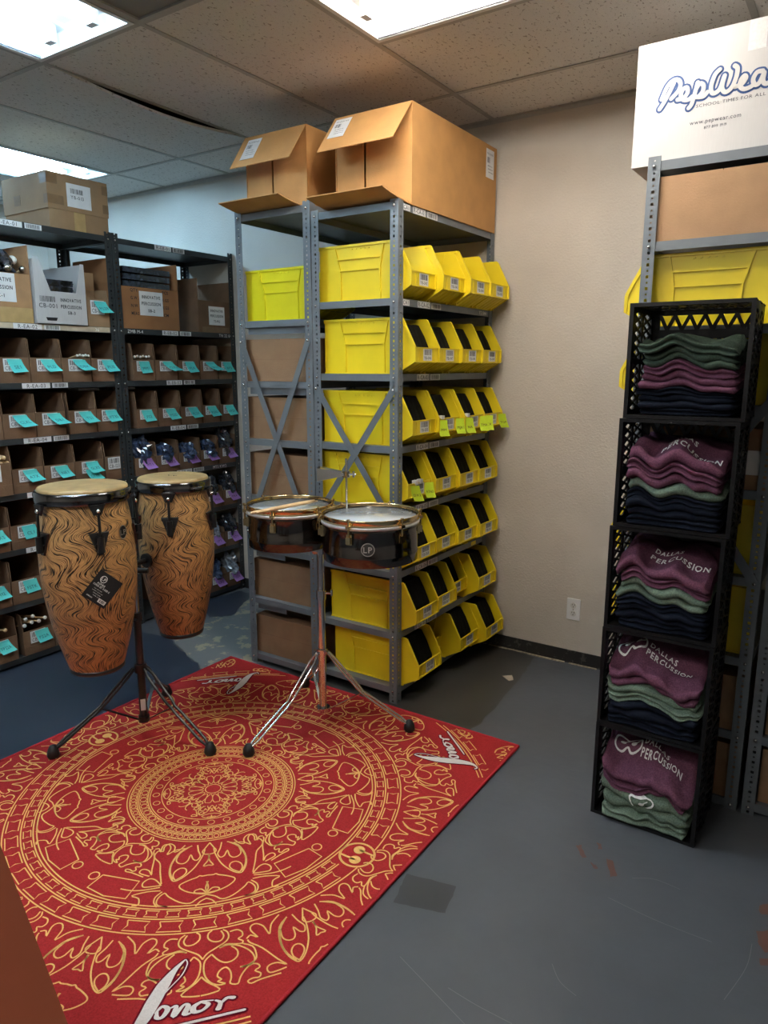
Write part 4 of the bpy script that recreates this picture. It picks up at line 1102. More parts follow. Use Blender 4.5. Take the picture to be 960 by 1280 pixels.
for k in range(12):
    yy, zz = 1.790+(k % 4)*.034+(.015 if (k//4) % 2 else 0), E_[4]+.018+.168+.0-(k//4)*.028+.024
    o = MB().cyl((-.34, 0, 0), (0, 0, 0), .0125, .011, 10).sphere((.002, 0, 0), .011, 6).build('drumstick', M_stick, None, (XF-.004, yy, zz-.02))
    tag(o, 'drumstick end, %s row, %s from left, box at left photo edge' % (('top', 'middle', 'lower')[k//4], ORD[k % 4]), 'drumstick', 'drumstick ends in the left box')
for y0, y1, n_, nx, sk, cu in ((1.710, 1.880, 'GXS', .012, .026, .03), (1.886, 2.060, 'CL1', .006, .014, .012), (2.066, 2.236, 'RX2', 0, .02, .02), (2.242, 2.412, 'KT4', 0, .02, .02), (2.418, 2.59, 'PF1', 0, .02, .02)):
    binbox(y0, y1, E_[5]+.0005, bl('teal', n_, 'R-EA-06'), .125, .225, note=n_, notex=nx, skew=sk, curl=cu)
for y0, y1, n_, nx, sk, cu in ((1.700, 1.856, 'M12', .006, .026, .025), (1.862, 2.035, 'FSTK', .008, .014, .012), (2.041, 2.21, 'HD5', 0, .02, .02), (2.216, 2.39, 'BX3', 0, .02, .02)):
    binbox(y0, y1, E_[6]+.0005, bl('teal', n_, 'R-EA-07'), .125, .230, note=n_, notex=nx, skew=sk, curl=cu)
for y0, y1, n_, nx, sk, cu in ((1.700, 1.862, 'TP22A', -.004, .026, .03), (1.895, 2.065, 'P22A', .012, .014, .02), (2.07, 2.24, 'VS8', 0, .02, .02)):
    binbox(y0, y1, E_[7]+.0005, bl('teal', n_, 'lowest R-EA'), .130, .225, note=n_, notex=nx, skew=sk, curl=cu)
def mallet(x, y, z, dy, dz, lbl, col, ln=.20, hr=.013):
    t = thing('mallet', lbl, 'mallet', (x, y, z))
    MB().cyl((-ln, -dy, -dz), (0, 0, 0), .0055, n=8).build('handle', M_stick, t); MB().sphere((0, 0, 0), hr, 8).build('head', col, t)
for k, (y, z) in enumerate(((1.905, .178), (1.945, .186), (1.985, .182), (2.02, .190), (1.925, .204), (1.965, .210))): mallet(XF+.002-.02*(k//4), y, E_[7]+z-.012, .03, .04, 'small white tipped mallet, %s, in the box noted P22A' % ('leftmost in front', 'second in front', 'third in front', 'rightmost in front', 'left one behind', 'right one behind')[k], M_felt, .25, .0105)
for k, (y, z) in enumerate(((1.73, .180), (1.77, .186), (1.81, .182))): mallet(XF-.01, y, E_[7]+z-.012, .03, .04, 'small pale mallet, %s from left in the box noted TP22A' % ORD[k], M_stick, .25, .010)
for k in range(5): mallet(XF-.004, 2.345+k*.017, E_[2]+.138+.003*(k % 2), .0, .05, 'bead tipped mallet, %s from left, peeking out of the box noted DBK' % ORD[k], M_felt, .25, .0075)
for k in range(6): mallet(XF-.004, 2.712+k*.020, E_[2]+.137+.003*(k % 2), .0, .05, 'bead tipped mallet, %s from left, peeking out of the box noted MM1' % ORD[k], M_felt, .25, .0075)
# R-EB rows
YB = [2.690, 2.848, 3.020, 3.196, 3.352, 3.500]
for i, (n_, nx, sk, cu) in enumerate((('MM1', .0, .014, .014), ('CLE2', .004, .050, .05), ('PLK', .002, .026, .02), ('WLT', .002, .055, .055), ('BP3', -.004, .022, .02))):
    binbox(YB[i]+.004, YB[i+1]-.004 if i < 4 else 3.508, E_[2]+.0005, bl('teal', n_, 'R-EB-03'), .118, .215, note=n_, notex=nx, skew=sk, curl=cu)
for i, (n_, nx, sk, cu) in enumerate((('FS2', -.006, .022, .015), ('PS2D', .004, .032, .02), ('PL2X', .006, .036, .02), ('PLN2', .0, .034, .02), ('VP2X', .002, .026, .02))):
    binbox(YB[i]+.006, YB[i+1]-.002 if i < 4 else 3.508, E_[3]+.0005, bl('teal', n_, 'R-EB-04'), .112, .215, note=n_, notex=nx, skew=sk, curl=cu)
for i, n_ in enumerate(('MT1', 'MX2', 'SW4', 'SC5', 'SB7')):
    binbox(YB[i]-.028, YB[i+1]-.036 if i < 4 else 3.490, E_[4]+.0005, bl('purple', n_, 'R-EB-05'), .105, .19 if i else .12, note=n_, ncol=M_purp, notex=.004, skew=.030, curl=.022)
for r, zz in enumerate(E_[5:8]):
    for i, n_ in enumerate((('ME6', 'PR4'), ('SP3', 'ST7'), ('EX2', 'GS9'))[r]):
        binbox((3.190, 3.345)[i], (3.338, 3.498)[i], zz+.0005, bl('purple', n_, ('R-EB-06', 'R-EB-07', 'lowest R-EB')[r]), .105, .14, note=n_, ncol=M_purp, notex=.0, skew=.030, curl=.02, lift=.005)
    binbox(2.86, 3.01, zz+.0005, 'plain cardboard bin box behind the right conga, R-EB row %s' % ('six', 'seven', 'eight')[r], .105, .16, bar=False)
    binbox(3.02, 3.18, zz+.0005, 'plain cardboard bin box beside the right conga, R-EB row %s' % ('six', 'seven', 'eight')[r], .105, .16, bar=False)

# crumpled plastic bags
def bag(c, s, mat, lbl, seed, group='plastic bags on the dark shelving'):
    mb = MB(); n = 16; m_ = 22; vs = []
    for i in range(n+1):
        th = pi*i/n
        for j in range(m_):
            ph = 2*pi*j/m_; d = Vector((sin(th)*cos(ph), sin(th)*sin(ph), cos(th)))
            k = 1+.55*mnoise.noise(d*2.2+Vector((seed, 0, 0)))+.38*abs(mnoise.noise(d*5.3+Vector((0, seed, 0))))
            q = Vector((d.x*s[0]*k, d.y*s[1]*k, max(-.9, d.z)*s[2]*k)); vs.append(q)
    fs = [(i*m_+j, (i+1)*m_+j, (i+1)*m_+(j+1) % m_, i*m_+(j+1) % m_) for i in range(n) for j in range(m_)]
    lo = min(v.z for v in vs); vs = [v-Vector((0, 0, lo)) for v in vs]
    o = mb.add(vs, fs).build('plastic_bag', mat, None, c); tag(o, lbl, 'plastic bag', group)
    # a tied neck / torn ears
    return o
zb = E_[4]+.0075
bag((XF-.055, 2.735, zb+.02), (.07, .060, .085), M_bagb, 'large shiny blue plastic bag bulging over the box noted MT1', 1)
bag((XF-.05, 2.905, zb+.02), (.07, .055, .055), M_bagb, 'blue plastic bag sticking out of the box noted MX2', 2.3)
bag((XF-.05, 3.080, zb+.02), (.07, .056, .055), M_bagb, 'blue plastic bag sticking out of the box noted SW4', 3.7)
bag((XF-.05, 3.250, zb+.02), (.07, .055, .056), M_bagb, 'blue plastic bag sticking out of the box noted SC5', 5.1)
bag((XF-.06, 3.405, zb+.02), (.07, .052, .085), M_bagk, 'black plastic bag sticking out of the box noted SB7', 6.2)
bag((XF-.05, 3.265, E_[5]+.025), (.06, .045, .080), M_bagk, 'black bag with white straps in the box noted ME6', 7.4)
bag((XF-.05, 3.42, E_[5]+.025), (.06, .048, .080), M_bagk, 'black bag with white straps in the box noted PR4', 8.8)
bag((XF-.05, 3.265, E_[6]+.025), (.06, .045, .075), M_bagc, 'clear plastic bag bulging out of the box noted SP3', 9.4)
bag((XF-.05, 3.42, E_[6]+.025), (.06, .048, .078), M_bagk, 'dark bag with white card in the box noted ST7', 10.6)
bag((XF-.05, 3.265, E_[7]+.025), (.06, .045, .080), M_bagb, 'bluish clear plastic bag in the box noted EX2', 11.9)
bag((XF-.05, 3.42, E_[7]+.025), (.06, .048, .085), M_bagc, 'clear plastic bag with chrome pieces in the box noted GS9', 12.3)

# top rows of the dark shelving
def ip_card(t, c, w_, h_, code, seed=0):
    mb = MB(); c = Vector(c); U, V, N = (0, 1, 0), (0, 0, 1), (1, 0, 0); card(mb, c, w_, h_, U, V, N)
    put_text(mb, 'INNOVATIVE', c+Vector((0, 0, h_*.27)), h_*.13, U, V, N, 1, 1, fit=w_*.8, off=.0012); put_text(mb, 'PERCUSSION', c, h_*.13, U, V, N, 1, 1, fit=w_*.84, off=.0012); put_text(mb, code, c-Vector((0, 0, h_*.29)), h_*.12, U, V, N, 1, 1, fit=w_*.4, off=.0012)
    mb.build('printed_label', [M_white, M_ink], t)
def open_box(label, y0, y1, z, lip, top, mat, depth=.42, wall=.004, name='cardboard_box'):
    t = thing(name, label, 'box', (XF, y0, z)); W = y1-y0; c = wall; b = MB()
    b.box((-depth, 0, 0), (0, W, c)); b.box((-c, c, c), (0, W-c, lip)); b.box((-depth, c, c), (-depth+c, W-c, top))
    b.prism([(-depth, c), (0, c), (0, top), (-depth, top)], 0, c, 'y'); b.prism([(-depth, c), (0, c), (0, top), (-depth, top)], W-c, W, 'y')
    b.box((-depth, 0, top), (0, W, top+c)) if False else None
    b.build('body', mat, t); return t, W
t, W = open_box('cardboard box with partly cut INNOVATIVE PERCUSSION label at left photo edge', 1.800, 2.118, E_[1]+.0005, .235, .375, M_card)
ip_card(t, (.0006, .155, .165), .165, .135, 'FX-1'); MB().box((.0002, 0, .0), (.0008, .318, .072)).build('tape', M_tapel, t)
for k in range(7):
    mallet(XF-.03-.02*(k % 3), 1.945+.026*k, E_[1]+.262+.022*(k % 3), .02, .06, '%s round headed mallet, %s from left in the box at left photo edge' % (('chrome', 'black', 'white')[k % 3], ORD[k]), (M_chrome, M_blackp, M_felt)[k % 3], .22, .018+.004*(k % 2))
bag((XF-.10, 1.985, E_[1]+.165), (.075, .085, .080), M_bagk, 'black crinkled bag heaped with mallets in the box at left edge', 13.7)
# white corrugated bin
t = thing('bin_box', 'white corrugated bin box marked CB-001 with deep cut front', 'bin box', (XF+.012, 2.130, E_[1]+.0005)); W = .285; c = .004; b = MB(); dp = .42
b.box((-dp, 0, 0), (0, W, c)); b.prism([(-dp, c), (-c, c), (-c, .315), (-dp, .315)], 0, c, 'y'); b.prism([(-dp, c), (-c, c), (-c, .315), (-dp, .315)], W-c, W, 'y'); b.box((-dp, c, c), (-dp+c, W-c, .31))
b.prism([(0, 0), (W, 0), (W, .315), (W-.020, .315), (W-.055, .165), (.085, .165), (.030, .325), (0, .325)], -c, 0, 'x'); b.build('body', M_whiteb, t)
mb = MB(); U, V, N = (0, 1, 0), (0, 0, 1), (1, 0, 0)
put_bars(mb, (.0004, .065, .125), .085, .028, U, V, N, 0, .0006, 18, 4); put_text(mb, 'CB-001', (.0004, .065, .092), .022, U, V, N, 0, 0, off=.0006); mb.build('barcode_print', M_ink, t); mb = MB()
put_text(mb, 'INNOVATIVE', (.0004, .195, .125), .017, U, V, N, 0, 1, fit=.12); put_text(mb, 'PERCUSSION', (.0004, .195, .092), .017, U, V, N, 0, 1, fit=.12); put_text(mb, 'SB-3', (.0004, .195, .062), .015, U, V, N, 0, 1, fit=.05)
mb.build('printed_text', M_ink, t); b = MB(); b.prism([(.055, .018), (.105, .018), (.112, .034), (.048, .034)], .0002, .0012, 'x'); b.build('hand_slot', M_ink, t)
for k in range(7):
    o = MB(); o.box((-.16, -.09, 0), (.16, .09, .030)); o.box((-.15, -.093, .012), (.162, .093, .016)); o = o.build('black_packet', M_bagk, None, (XF-.20+.004*k, 2.2725, E_[1]+.0055+.032*k)); tag(o, 'shiny black packet, %s from bottom in white bin box CB-001' % ORD[k], 'packet', 'packets in the white bin box')
binbox(2.425, 2.560, E_[1]+.0005, 'small cardboard bin box with teal note PL29 and label CB-017', .145, .20, M_cardk, .12, 'PL29', code='CB-017', skew=.03, notex=.010, curl=.03)
t, hx, d, h = closed_box('brown carton behind the small bin box noted PL29', -3.95, -3.70, 2.42, 2.585, E_[1]+.0005, E_[1]+.30, M_card)
t, W = open_box('orange-brown carton labelled SB-2 full of black packets on R-EB-02', 2.640, 3.052, E_[1]+.0005, .232, .385, M_cardo if False else plain('cardboard_orange', (.30, .135, .052), .85, var=.05, scale=10), .42)
ip_card(t, (.0006, .210, .145), .165, .135, 'SB-2')
mb = MB(); U, V, N = (0, 1, 0), (0, 0, 1), (1, 0, 0)
for k, (a, bq) in enumerate((('QTY', 'PCS'), ('G.W.', 'KGS'), ('N.W.', 'KGS'), ('MEAS', 'CM'))):
    mb = MB(); put_text(mb, a, (.0004, .095, .215-.043*k), .017, U, V, N, 0, 1, fit=.055); mb.build('printed_text', M_ink, t); mb = MB(); put_text(mb, bq, (.0004, .315, .215-.043*k), .017, U, V, N, 0, 1, fit=.05); mb.build('printed_text', M_ink, t)
for k in range(9):
    o = MB(); o.box((-.18, -.165, 0), (.18, .165, .030)); o.box((-.17, -.168, .012), (.184, .168, .015)); o = o.build('black_packet', M_bagk, None, (XF-.205+.004*(k % 3), 2.846, E_[1]+.0055+.0385*k)); o.rotation_euler[1] = .0; tag(o, 'flat black packet, %s from bottom in the SB-2 carton' % (ORD+['ninth'])[k], 'packet', 'packets in the SB-2 carton')
t, W = open_box('dark brown open carton with INNOVATIVE PERCUSSION TS-PR2 label', 3.205, 3.495, E_[1]+.0005, .195, .325, M_cardd, .40)
ip_card(t, (.0006, .155, .105), .135, .115, 'TS-PR2'); MB().box((.0002, .03, .0), (.0008, .26, .035)).build('tape', M_tape, t)
# flat papers lying on the packed rows, seen as pale corners in the dark gaps
for y, z, w_, k in ((2.44, E_[2]-.060, .13, 0), (2.70, E_[2]-.055, .12, 1)):
    o = MB().box((-.10, 0, 0), (0, w_, .012)).build('white_card', M_white, None, (XF-.16, y, E_[3]+.2235)); tag(o, ('white card lying on the boxes noted TS1 and PT3S', 'white card lying on the box noted FS2')[k], 'card')

# ================================================================= MILK CRATES AND SHIRTS
CW, CH, CD = .338, .343, .278
def crate_parts():
    P = []; e = .006
    def lattice(mb, put, w_, h_, rows):      # zigzag lattice between solid bands
        for (v0, v1) in rows:
            n = 6
            for k in range(n):
                u0 = w_*(k/n); u1 = w_*((k+.5)/n); u2 = w_*((k+1)/n)
                put(mb, (u0, v0), (u1, v1)); put(mb, (u1, v1), (u2, v0)); put(mb, (u0, v1), (u1, v0)); put(mb, (u1, v0), (u2, v1))
    # side walls (left/right) and top/bottom walls in a wall frame: u along wall, v depth from the opening
    for nm, mode in (('side_wall', 0), ('side_wall', 1), ('top_wall', 2), ('bottom_wall', 3)):
        mb = MB(); Wd = CH if mode < 2 else CW
        def T(u, v, t_, mode=mode):
            if mode == 0: return (-CW/2+t_, v, u)
            if mode == 1: return (CW/2-t_, v, u)
            if mode == 2: return (u-CW/2, v, CH-t_)
            return (u-CW/2, v, t_)
        def slab(u0, u1, v0, v1, t0, t1):
            a = T(u0, v0, t0); b_ = T(u1, v1, t1); mb.box(tuple(min(p, q) for p, q in zip(a, b_)), tuple(max(p, q) for p, q in zip(a, b_)))
        slab(0, Wd, 0, .030, 0, .009); slab(0, Wd, .125, .150, 0, e); slab(0, Wd, CD-.022, CD, 0, e)
        slab(0, .022, .030, CD-.022, 0, e); slab(Wd-.022, Wd, .030, CD-.022, 0, e); slab(Wd/2-.008, Wd/2+.008, .03, CD-.022, 0, e)
        if mode == 3: slab(.01, Wd-.01, .03, CD-.02, .001, .004)
        def put(m2, a, b_):
            A, B = Vector(T(a[0], a[1], e/2)), Vector(T(b_[0], b_[1], e/2)); sd = (1, 0, 0) if mode < 2 else (0, 0, 1); m2.bar(A, B, .007, e*.9, sd)
        lattice(mb, put, Wd, 0, ((.030, .125), (.150, CD-.022)))
        P.append((nm, mb.mesh(nm, M_blackp)))
    mb = MB()
    y0, y1 = CD-.007, CD
    for z0, z1 in ((0, .028), (.085, .112), (.165, .190), (.245, .275), (CH-.022, CH)): mb.box((-CW/2, y0, z0), (CW/2, y1, z1))
    mb.box((-CW/2, y0, 0), (-CW/2+.03, y1, CH)); mb.box((CW/2-.03, y0, 0), (CW/2, y1, CH))
    for z0, z1 in ((.028, .085), (.112, .165), (.190, .245), (.275, CH-.022)):
        n = 6; w_ = CW-.06
        for k in range(n):
            u0, u1, u2 = -w_/2+w_*k/n, -w_/2+w_*(k+.5)/n, -w_/2+w_*(k+1)/n
            mb.bar((u0, (y0+y1)/2, z1), (u1, (y0+y1)/2, z0), .011, .006, (0, 1, 0)); mb.bar((u1, (y0+y1)/2, z0), (u2, (y0+y1)/2, z1), .011, .006, (0, 1, 0))
    P.append(('back_grid', mb.mesh('back_grid', M_blackp)))
    mb = MB()
    for lo, hi in (((-CW/2-.003, -.004, -.001), (CW/2+.003, .008, .010)), ((-CW/2-.003, -.004, CH-.010), (CW/2+.003, .008, CH+.001)), ((-CW/2-.003, -.004, .010), (-CW/2+.009, .008, CH-.010)), ((CW/2-.009, -.004, .010), (CW/2+.003, .008, CH-.010))): mb.box(lo, hi)
    P.append(('rim', mb.mesh('rim', M_blackp)))
    return P
CP = crate_parts()
CRY = 2.292
CX = [-.482, -.480, -.477, -.468, -.458]      # bottom to top
crn = ['bottom crate', 'second crate from the floor', 'middle crate', 'fourth crate from the floor', 'topmost crate']
crl = ['black milk crate on the floor, bottom of the stack of shirts', 'black milk crate second from the floor in the stack', 'black milk crate in the middle of the stack', 'black milk crate second from the top of the stack', 'black milk crate on top of the stack, lattice back showing']
for i in range(5):
    t = thing('milk_crate', crl[i], 'crate', (CX[i], CRY, .0015+i*.3465), RAD((-1.5, -.5, .5, 1.0, 1.5)[i]), 'black milk crates of folded shirts')
    for n, me in CP: ob(n, me, t)

def shirt(cx, z0, w_, d_, base, th, mat, label, seed=0., yf=0., prt=None, lobes=2):
    """one folded shirt lying on the height field base(x, y); th(x, y) is its thickness there (y from the front edge back)"""
    nx, ny, nr = 28, 18, 13; mb = MB(); vs = []; n = 2*ny+2*nr
    for i in range(nx+1):
        u = -1+2*i/nx; x = w_/2*u; sh = max(.12, 1-max(0, (abs(u)-.92)/.08)**2*.85)
        yfm = .014*(1-sh)+.007*sin(7*x/w_+seed*1.7)+.006*mnoise.noise(Vector((x*22, seed*5, 0))); yb = d_
        def lay(y, q): t_ = th(x, y); return base(x, y)+t_*(.5+(q-.5)*sh)
        for j in range(ny): y = yb+(yfm-yb)*j/(ny-1); vs.append((x, y, lay(y, 1)))
        for j in range(1, nr+1):
            a = pi*j/(nr+1); k = abs(sin(lobes*a))**.55 if lobes > 1 else sin(a)
            vs.append((x, yfm-(.004+.46*min(.034, th(x, yfm))*sh)*k, lay(yfm, .5+.5*cos(a))))
        for j in range(ny): y = yfm+(yb-yfm)*j/(ny-1); vs.append((x, y, lay(y, 0)))
        for j in range(1, nr+1): a = pi*j/(nr+1); vs.append((x, yb+.012*sin(a), lay(yb, .5-.5*cos(a))))
    fs = [(i*n+j, (i+1)*n+j, (i+1)*n+(j+1) % n, i*n+(j+1) % n) for i in range(nx) for j in range(n)]
    mb.add(vs, fs, 0, True); mb.add(vs[:n], [tuple(range(n))]); mb.add(vs[nx*n:], [tuple(range(n))[::-1]])
    t = thing('folded_shirt', label, 'shirt', (cx, CRY+.014+yf, z0), 0, 'folded shirts in the black crates')
    mb.build('cloth', mat, t)
    if prt:
        pm = MB()
        def top(x, y):
            if y < .0:       # goes down over the front fold
                T_ = th(x, 0); q = min(.98, -y/T_); return Vector((x, -.0235-.004*sin(q*pi), base(x, 0)+T_*(1-q)))
            return Vector((x, y-.0016, base(x, y)+th(x, y)+.0028))
        for txt, x0, y0, h_, wd, sk, lean in prt:
            if txt in '@#':     # crest outline: rounded loop with two notes, or half of it
                loop = [(-.055, .0), (-.05, .022), (-.02, .026), (.005, .012), (.03, .020), (.055, .010), (.055, -.012), (.02, -.020), (.0, -.008), (-.02, -.024), (-.048, -.018)] if txt == '@' else [(-.035, .022), (.030, .024), (.036, .004), (.020, -.020), (-.006, -.028), (-.030, -.014)]
                P = smooth_path([(a, b, 0) for a, b in loop], 4, True)
                sub = MB(); sub.ribbon([(p.x*wd, p.y*h_, 0) for p in P], .0055, 0, True)
                for a, b in ((-.022, .004), (.025, .002)) if txt == '@' else ((0, .002),):
                    sub.add([(a*wd+.010*cos(q*pi/6), b*h_+.006*sin(q*pi/6), 0) for q in range(12)], [tuple(range(12))]); sub.ribbon([(a*wd, b*h_, 0), (a*wd+.02, b*h_+.006, 0)], .004)
                pm.add([top(x0+v[0], y0+v[1]+sk*v[0]) for v in sub.v], sub.f); continue
            gl, tw = text2d(txt, h_, 1, 1.25); k = wd/tw
            for vs_, fs_ in gl: pm.add([top(x0+x*k+lean*y, y0+y+sk*(x*k)) for x, y in vs_], fs_)
        pm.build('chest_print', M_print, t)
    return t
def stack(i, items, droop, sag, w_, d_, tilt=0.0, wav=.11, hump=0.0):
    """shirts piled in crate i; droop, sag: share of the pile's height lost at the front edge and at the ends; tilt lowers the right side"""
    z = .0015+i*.3465+.0115; cn = crn[i]; cnt = {}; tot = {}; ths = []
    for it in items: tot[it[0]] = tot.get(it[0], 0)+1
    def mk(t_, sd):
        def th(x, y):
            f = min(1.0, max(0.0, 1-y/d_)); xn = x/(w_/2)
            k = 1-droop*f**1.9-sag*xn*xn*(.4+.6*f)-tilt*xn*(.5+.5*f)+hump*cos(xn*1.5)*f
            k += wav*(.5*sin(5.2*xn+i*2.1+sd)+.4*sin(8.5*xn*(.6+.4*f)+i*1.3+3*f+sd*1.6))*(.35+.65*f)
            k += .30*mnoise.noise(Vector((x*26+sd*3, y*18, i*4.7+sd)))*(.4+.6*f)
            return t_*max(.22, k)
        return th
    for k, it in enumerate(items):
        col, t_, prt = it[0], it[1], (it[2] if len(it) > 2 else None)
        cnt[col] = cnt.get(col, 0)+1
        mat = {'navy': M_shirtn, 'green': M_shirtg, 'maroon': M_shirtp, 'dark green': M_shirtdg}[col]
        pos = ('the only %s one' % col) if tot[col] == 1 else ('%s %s one from below' % (ORD[cnt[col]-1], col))
        lbl = 'folded %s shirt, %s in the %s' % (col, pos, cn)
        below = list(ths); th = mk(t_*.97, k*.23); gap = .0008*(k+1)
        base = lambda x, y, b=below, g=gap: g+sum(q(x, y) for q in b)
        shirt(CX[i]+random.uniform(-.007, .007), z, w_*random.uniform(.93, 1.0), d_, base, th, mat, lbl, i*1.7+k*1.3, random.uniform(-.007, .007), prt, 1 if (prt and t_ > .05) or k % 3 else 2)
        ths.append(th)
# bottom to top in each crate
stack(0, [('green', .062), ('green', .066), ('green', .070, [('#', .0, -.022, .8, 1.0, -.1, 0)]), ('maroon', .045), ('maroon', .060, [('@', -.080, .072, 1.0, .80, -.05, 0), ('DALLAS', -.026, .068, .017, .085, -.05, .1), ('PERCUSSION', -.032, .043, .017, .138, -.05, .1)])], .42, .05, .300, .240, tilt=.05, wav=.10)
stack(1, [('navy', .042), ('navy', .042), ('navy', .040), ('green', .036), ('green', .038), ('maroon', .034), ('maroon', .052, [('@', -.090, .074, 1.0, .80, -.05, 0), ('DALLAS', -.034, .070, .018, .092, -.06, .1), ('PERCUSSION', -.040, .043, .018, .150, -.06, .1)])], .30, .06, .300, .240, tilt=.10, wav=.12)
stack(2, [('navy', .032), ('navy', .030), ('navy', .030), ('navy', .028), ('green', .030), ('green', .034, [('DALLAS', -.03, .004, .016, .095, -.02, .1)]), ('maroon', .034), ('maroon', .044, [('PERCUSSION', -.050, .050, .021, .185, -.06, .1), ('DALLAS', -.045, .092, .019, .09, -.06, .1)])], .20, .06, .296, .235, tilt=.07)
stack(3, [('navy', .032), ('navy', .030), ('navy', .030), ('navy', .028), ('green', .036), ('maroon', .034), ('maroon', .034), ('maroon', .044, [('PERCUSSION', -.050, .030, .021, .180, -.06, .1), ('DALLAS', -.04, .072, .019, .09, -.06, .1)])], .14, .07, .292, .235, tilt=.06)
stack(4, [('navy', .021), ('navy', .021), ('navy', .020), ('navy', .020), ('maroon', .022), ('maroon', .025), ('maroon', .029), ('dark green', .021), ('dark green', .023), ('dark green', .032)], .06, .07, .288, .235, tilt=.05)

# ================================================================= CONGAS
def conga(name, label, c, top, bot, R, lugang, badge=None, headmark=False):
    H = top-bot; t = thing(name, label, 'conga', (c[0], c[1], bot))
    rt, rb_, rbel = R*.905, R*.60, R*1.075
    prof = []
    n = 28
    for i in range(n+1):
        v = i/n; z = v*(H-.022)
        # belly widest at ~62 percent of the height
        if v < .62: q = v/.62; r = rb_+(rbel-rb_)*sin(q*pi/2)**.92
        else: q = (v-.62)/.38; r = rbel-(rbel-rt)*(1-cos(q*pi/2))
        prof.append((r, z))
    MB().lathe(prof, n=56).build('shell', M_zebra, t)
    MB().lathe([(rb_-.008, -.001), (rb_+.004, -.001), (rb_+.007, .007), (rb_+.005, .018), (rb_-.002, .018)], n=48).build('bottom_ring', M_blackm, t)
    zh = H
    MB().lathe([(1e-4, zh), (R*.55, zh-.0005), (R*.91, zh-.0015), (R*.97, zh-.004), (R*.99, zh-.009), (R*.99, zh-.018)], n=56).build('head', M_skin, t)
    rm = MB(); rm.lathe([(R*.95, zh-.015), (R*1.03, zh-.012), (R*1.055, zh-.017), (R*1.055, zh-.050), (R*1.03, zh-.056), (R*.95, zh-.056)], n=56); rm.build('crown_rim', plain('black_chrome', (.20, .20, .21), .13, metal=1.0, var=.05), t)
    if headmark:
        mb = MB(); put_text(mb, 'Lp', (0, 0, zh+.0006), .018, _rt, Vector((-_rt.y, _rt.x, 0)), (0, 0, 1), 0, 1, off=.0004); mb.v = [(x*1.8, y, z) for x, y, z in mb.v]; mb.build('head_logo', M_ink, t)
    for a in lugang:
        ca_, sa_ = cos(a), sin(a)
        def P(r, tan, z): return (r*ca_-tan*sa_, r*sa_+tan*ca_, z)
        rs_ = lambda z: next((prof[i][0]+(prof[i+1][0]-prof[i][0])*(z-prof[i][1])/(prof[i+1][1]-prof[i][1]) for i in range(n) if prof[i][1] <= z <= prof[i+1][1]), rt)
        mb = MB()     # hook plate on the rim
        mb.add([P(R*1.06, -.030, zh-.050), P(R*1.06, .030, zh-.050), P(R*1.085, .013, zh-.088), P(R*1.085, -.013, zh-.088), P(R*1.12, -.022, zh-.050), P(R*1.12, .022, zh-.050), P(R*1.12, .011, zh-.084), P(R*1.12, -.011, zh-.084)],
               [(0, 3, 2, 1), (4, 5, 6, 7), (0, 1, 5, 4), (1, 2, 6, 5), (2, 3, 7, 6), (3, 0, 4, 7)])
        mb.build('hook_plate', M_blackm, t)
        z1, z2 = zh-.075, zh-.190
        MB().cyl(P(R*1.13, 0, z1), P(rs_(z2)+.018, 0, z2), .0052, n=10).build('tension_rod', M_blackm, t)
        MB().sphere(P(R*1.135, 0, z1+.003), .008, 6).build('rod_nut', M_chrome, t)
        mb = MB(); zt, zb_ = zh-.150, zh-.232; k0, k1 = rs_(zt), rs_(zb_)
        mb.add([P(k0+.001, -.036, zt), P(k0+.001, .036, zt), P(k1+.001, .009, zb_), P(k1+.001, -.009, zb_), P(k0+.008, -.034, zt-.002), P(k0+.008, .034, zt-.002), P(k1+.008, .008, zb_+.002), P(k1+.008, -.008, zb_+.002)],
               [(0, 3, 2, 1), (4, 5, 6, 7), (0, 1, 5, 4), (1, 2, 6, 5), (2, 3, 7, 6), (3, 0, 4, 7)])
        zc = (zt+zb_)/2-.002; kc = rs_(zc)
        mb.cyl(P(kc+.016, 0, zt-.012), P(kc+.016, 0, zb_+.012), .013, n=12)
        for tt in (-.013, .013): mb.cyl(P(kc+.006, tt, zc), P(kc+.014, tt, zc), .005, n=8)
        mb.build('side_plate', M_blackm, t)
    if badge is not None:
        ca_, sa_ = cos(badge), sin(badge); zc = H-.165; r_ = rbel*.985; mb = MB()
        U = Vector((-sa_, ca_, 0)); V = Vector((0, 0, 1)); N = Vector((ca_, sa_, 0)); C_ = N*(r_+.001)+V*zc
        nn = 24; el = lambda s, o: [C_+U*(.019*s*cos(2*pi*j/nn))+V*(.026*s*sin(2*pi*j/nn))+N*o for j in range(nn)]
        mb.add(el(1, .001), [tuple(range(nn))], 0); mb.add(el(.88, .0016), [tuple(range(nn))], 1); put_text(mb, 'LP', C_, .019, U, V, N, 0, 1, off=.0022)
        mb.build('oval_badge', [plain('badge_silver', (.55, .53, .5), .3, metal=.8), M_ink], t)
    return t
POLE = (-2.412, 1.767)
LCP, RCP = (-2.352, 1.532), (-2.418, 2.000)
def az(c, off): return atan2(-c[1], -c[0])+off       # azimuth toward the camera plus an offset
conga('conga_drum', 'large front conga with zebra grain shell and black hang tag', LCP, 1.122, .412, .158, [az(LCP, RAD(k)) for k in (14, 86, 158, 230, 302)][:5], az(LCP, RAD(46)))
conga('conga_drum', 'smaller rear conga with zebra grain shell and printed head', RCP, 1.090, .390, .147, [az(RCP, RAD(k)) for k in (-8, 66, 138, 210, 286)], None, True)

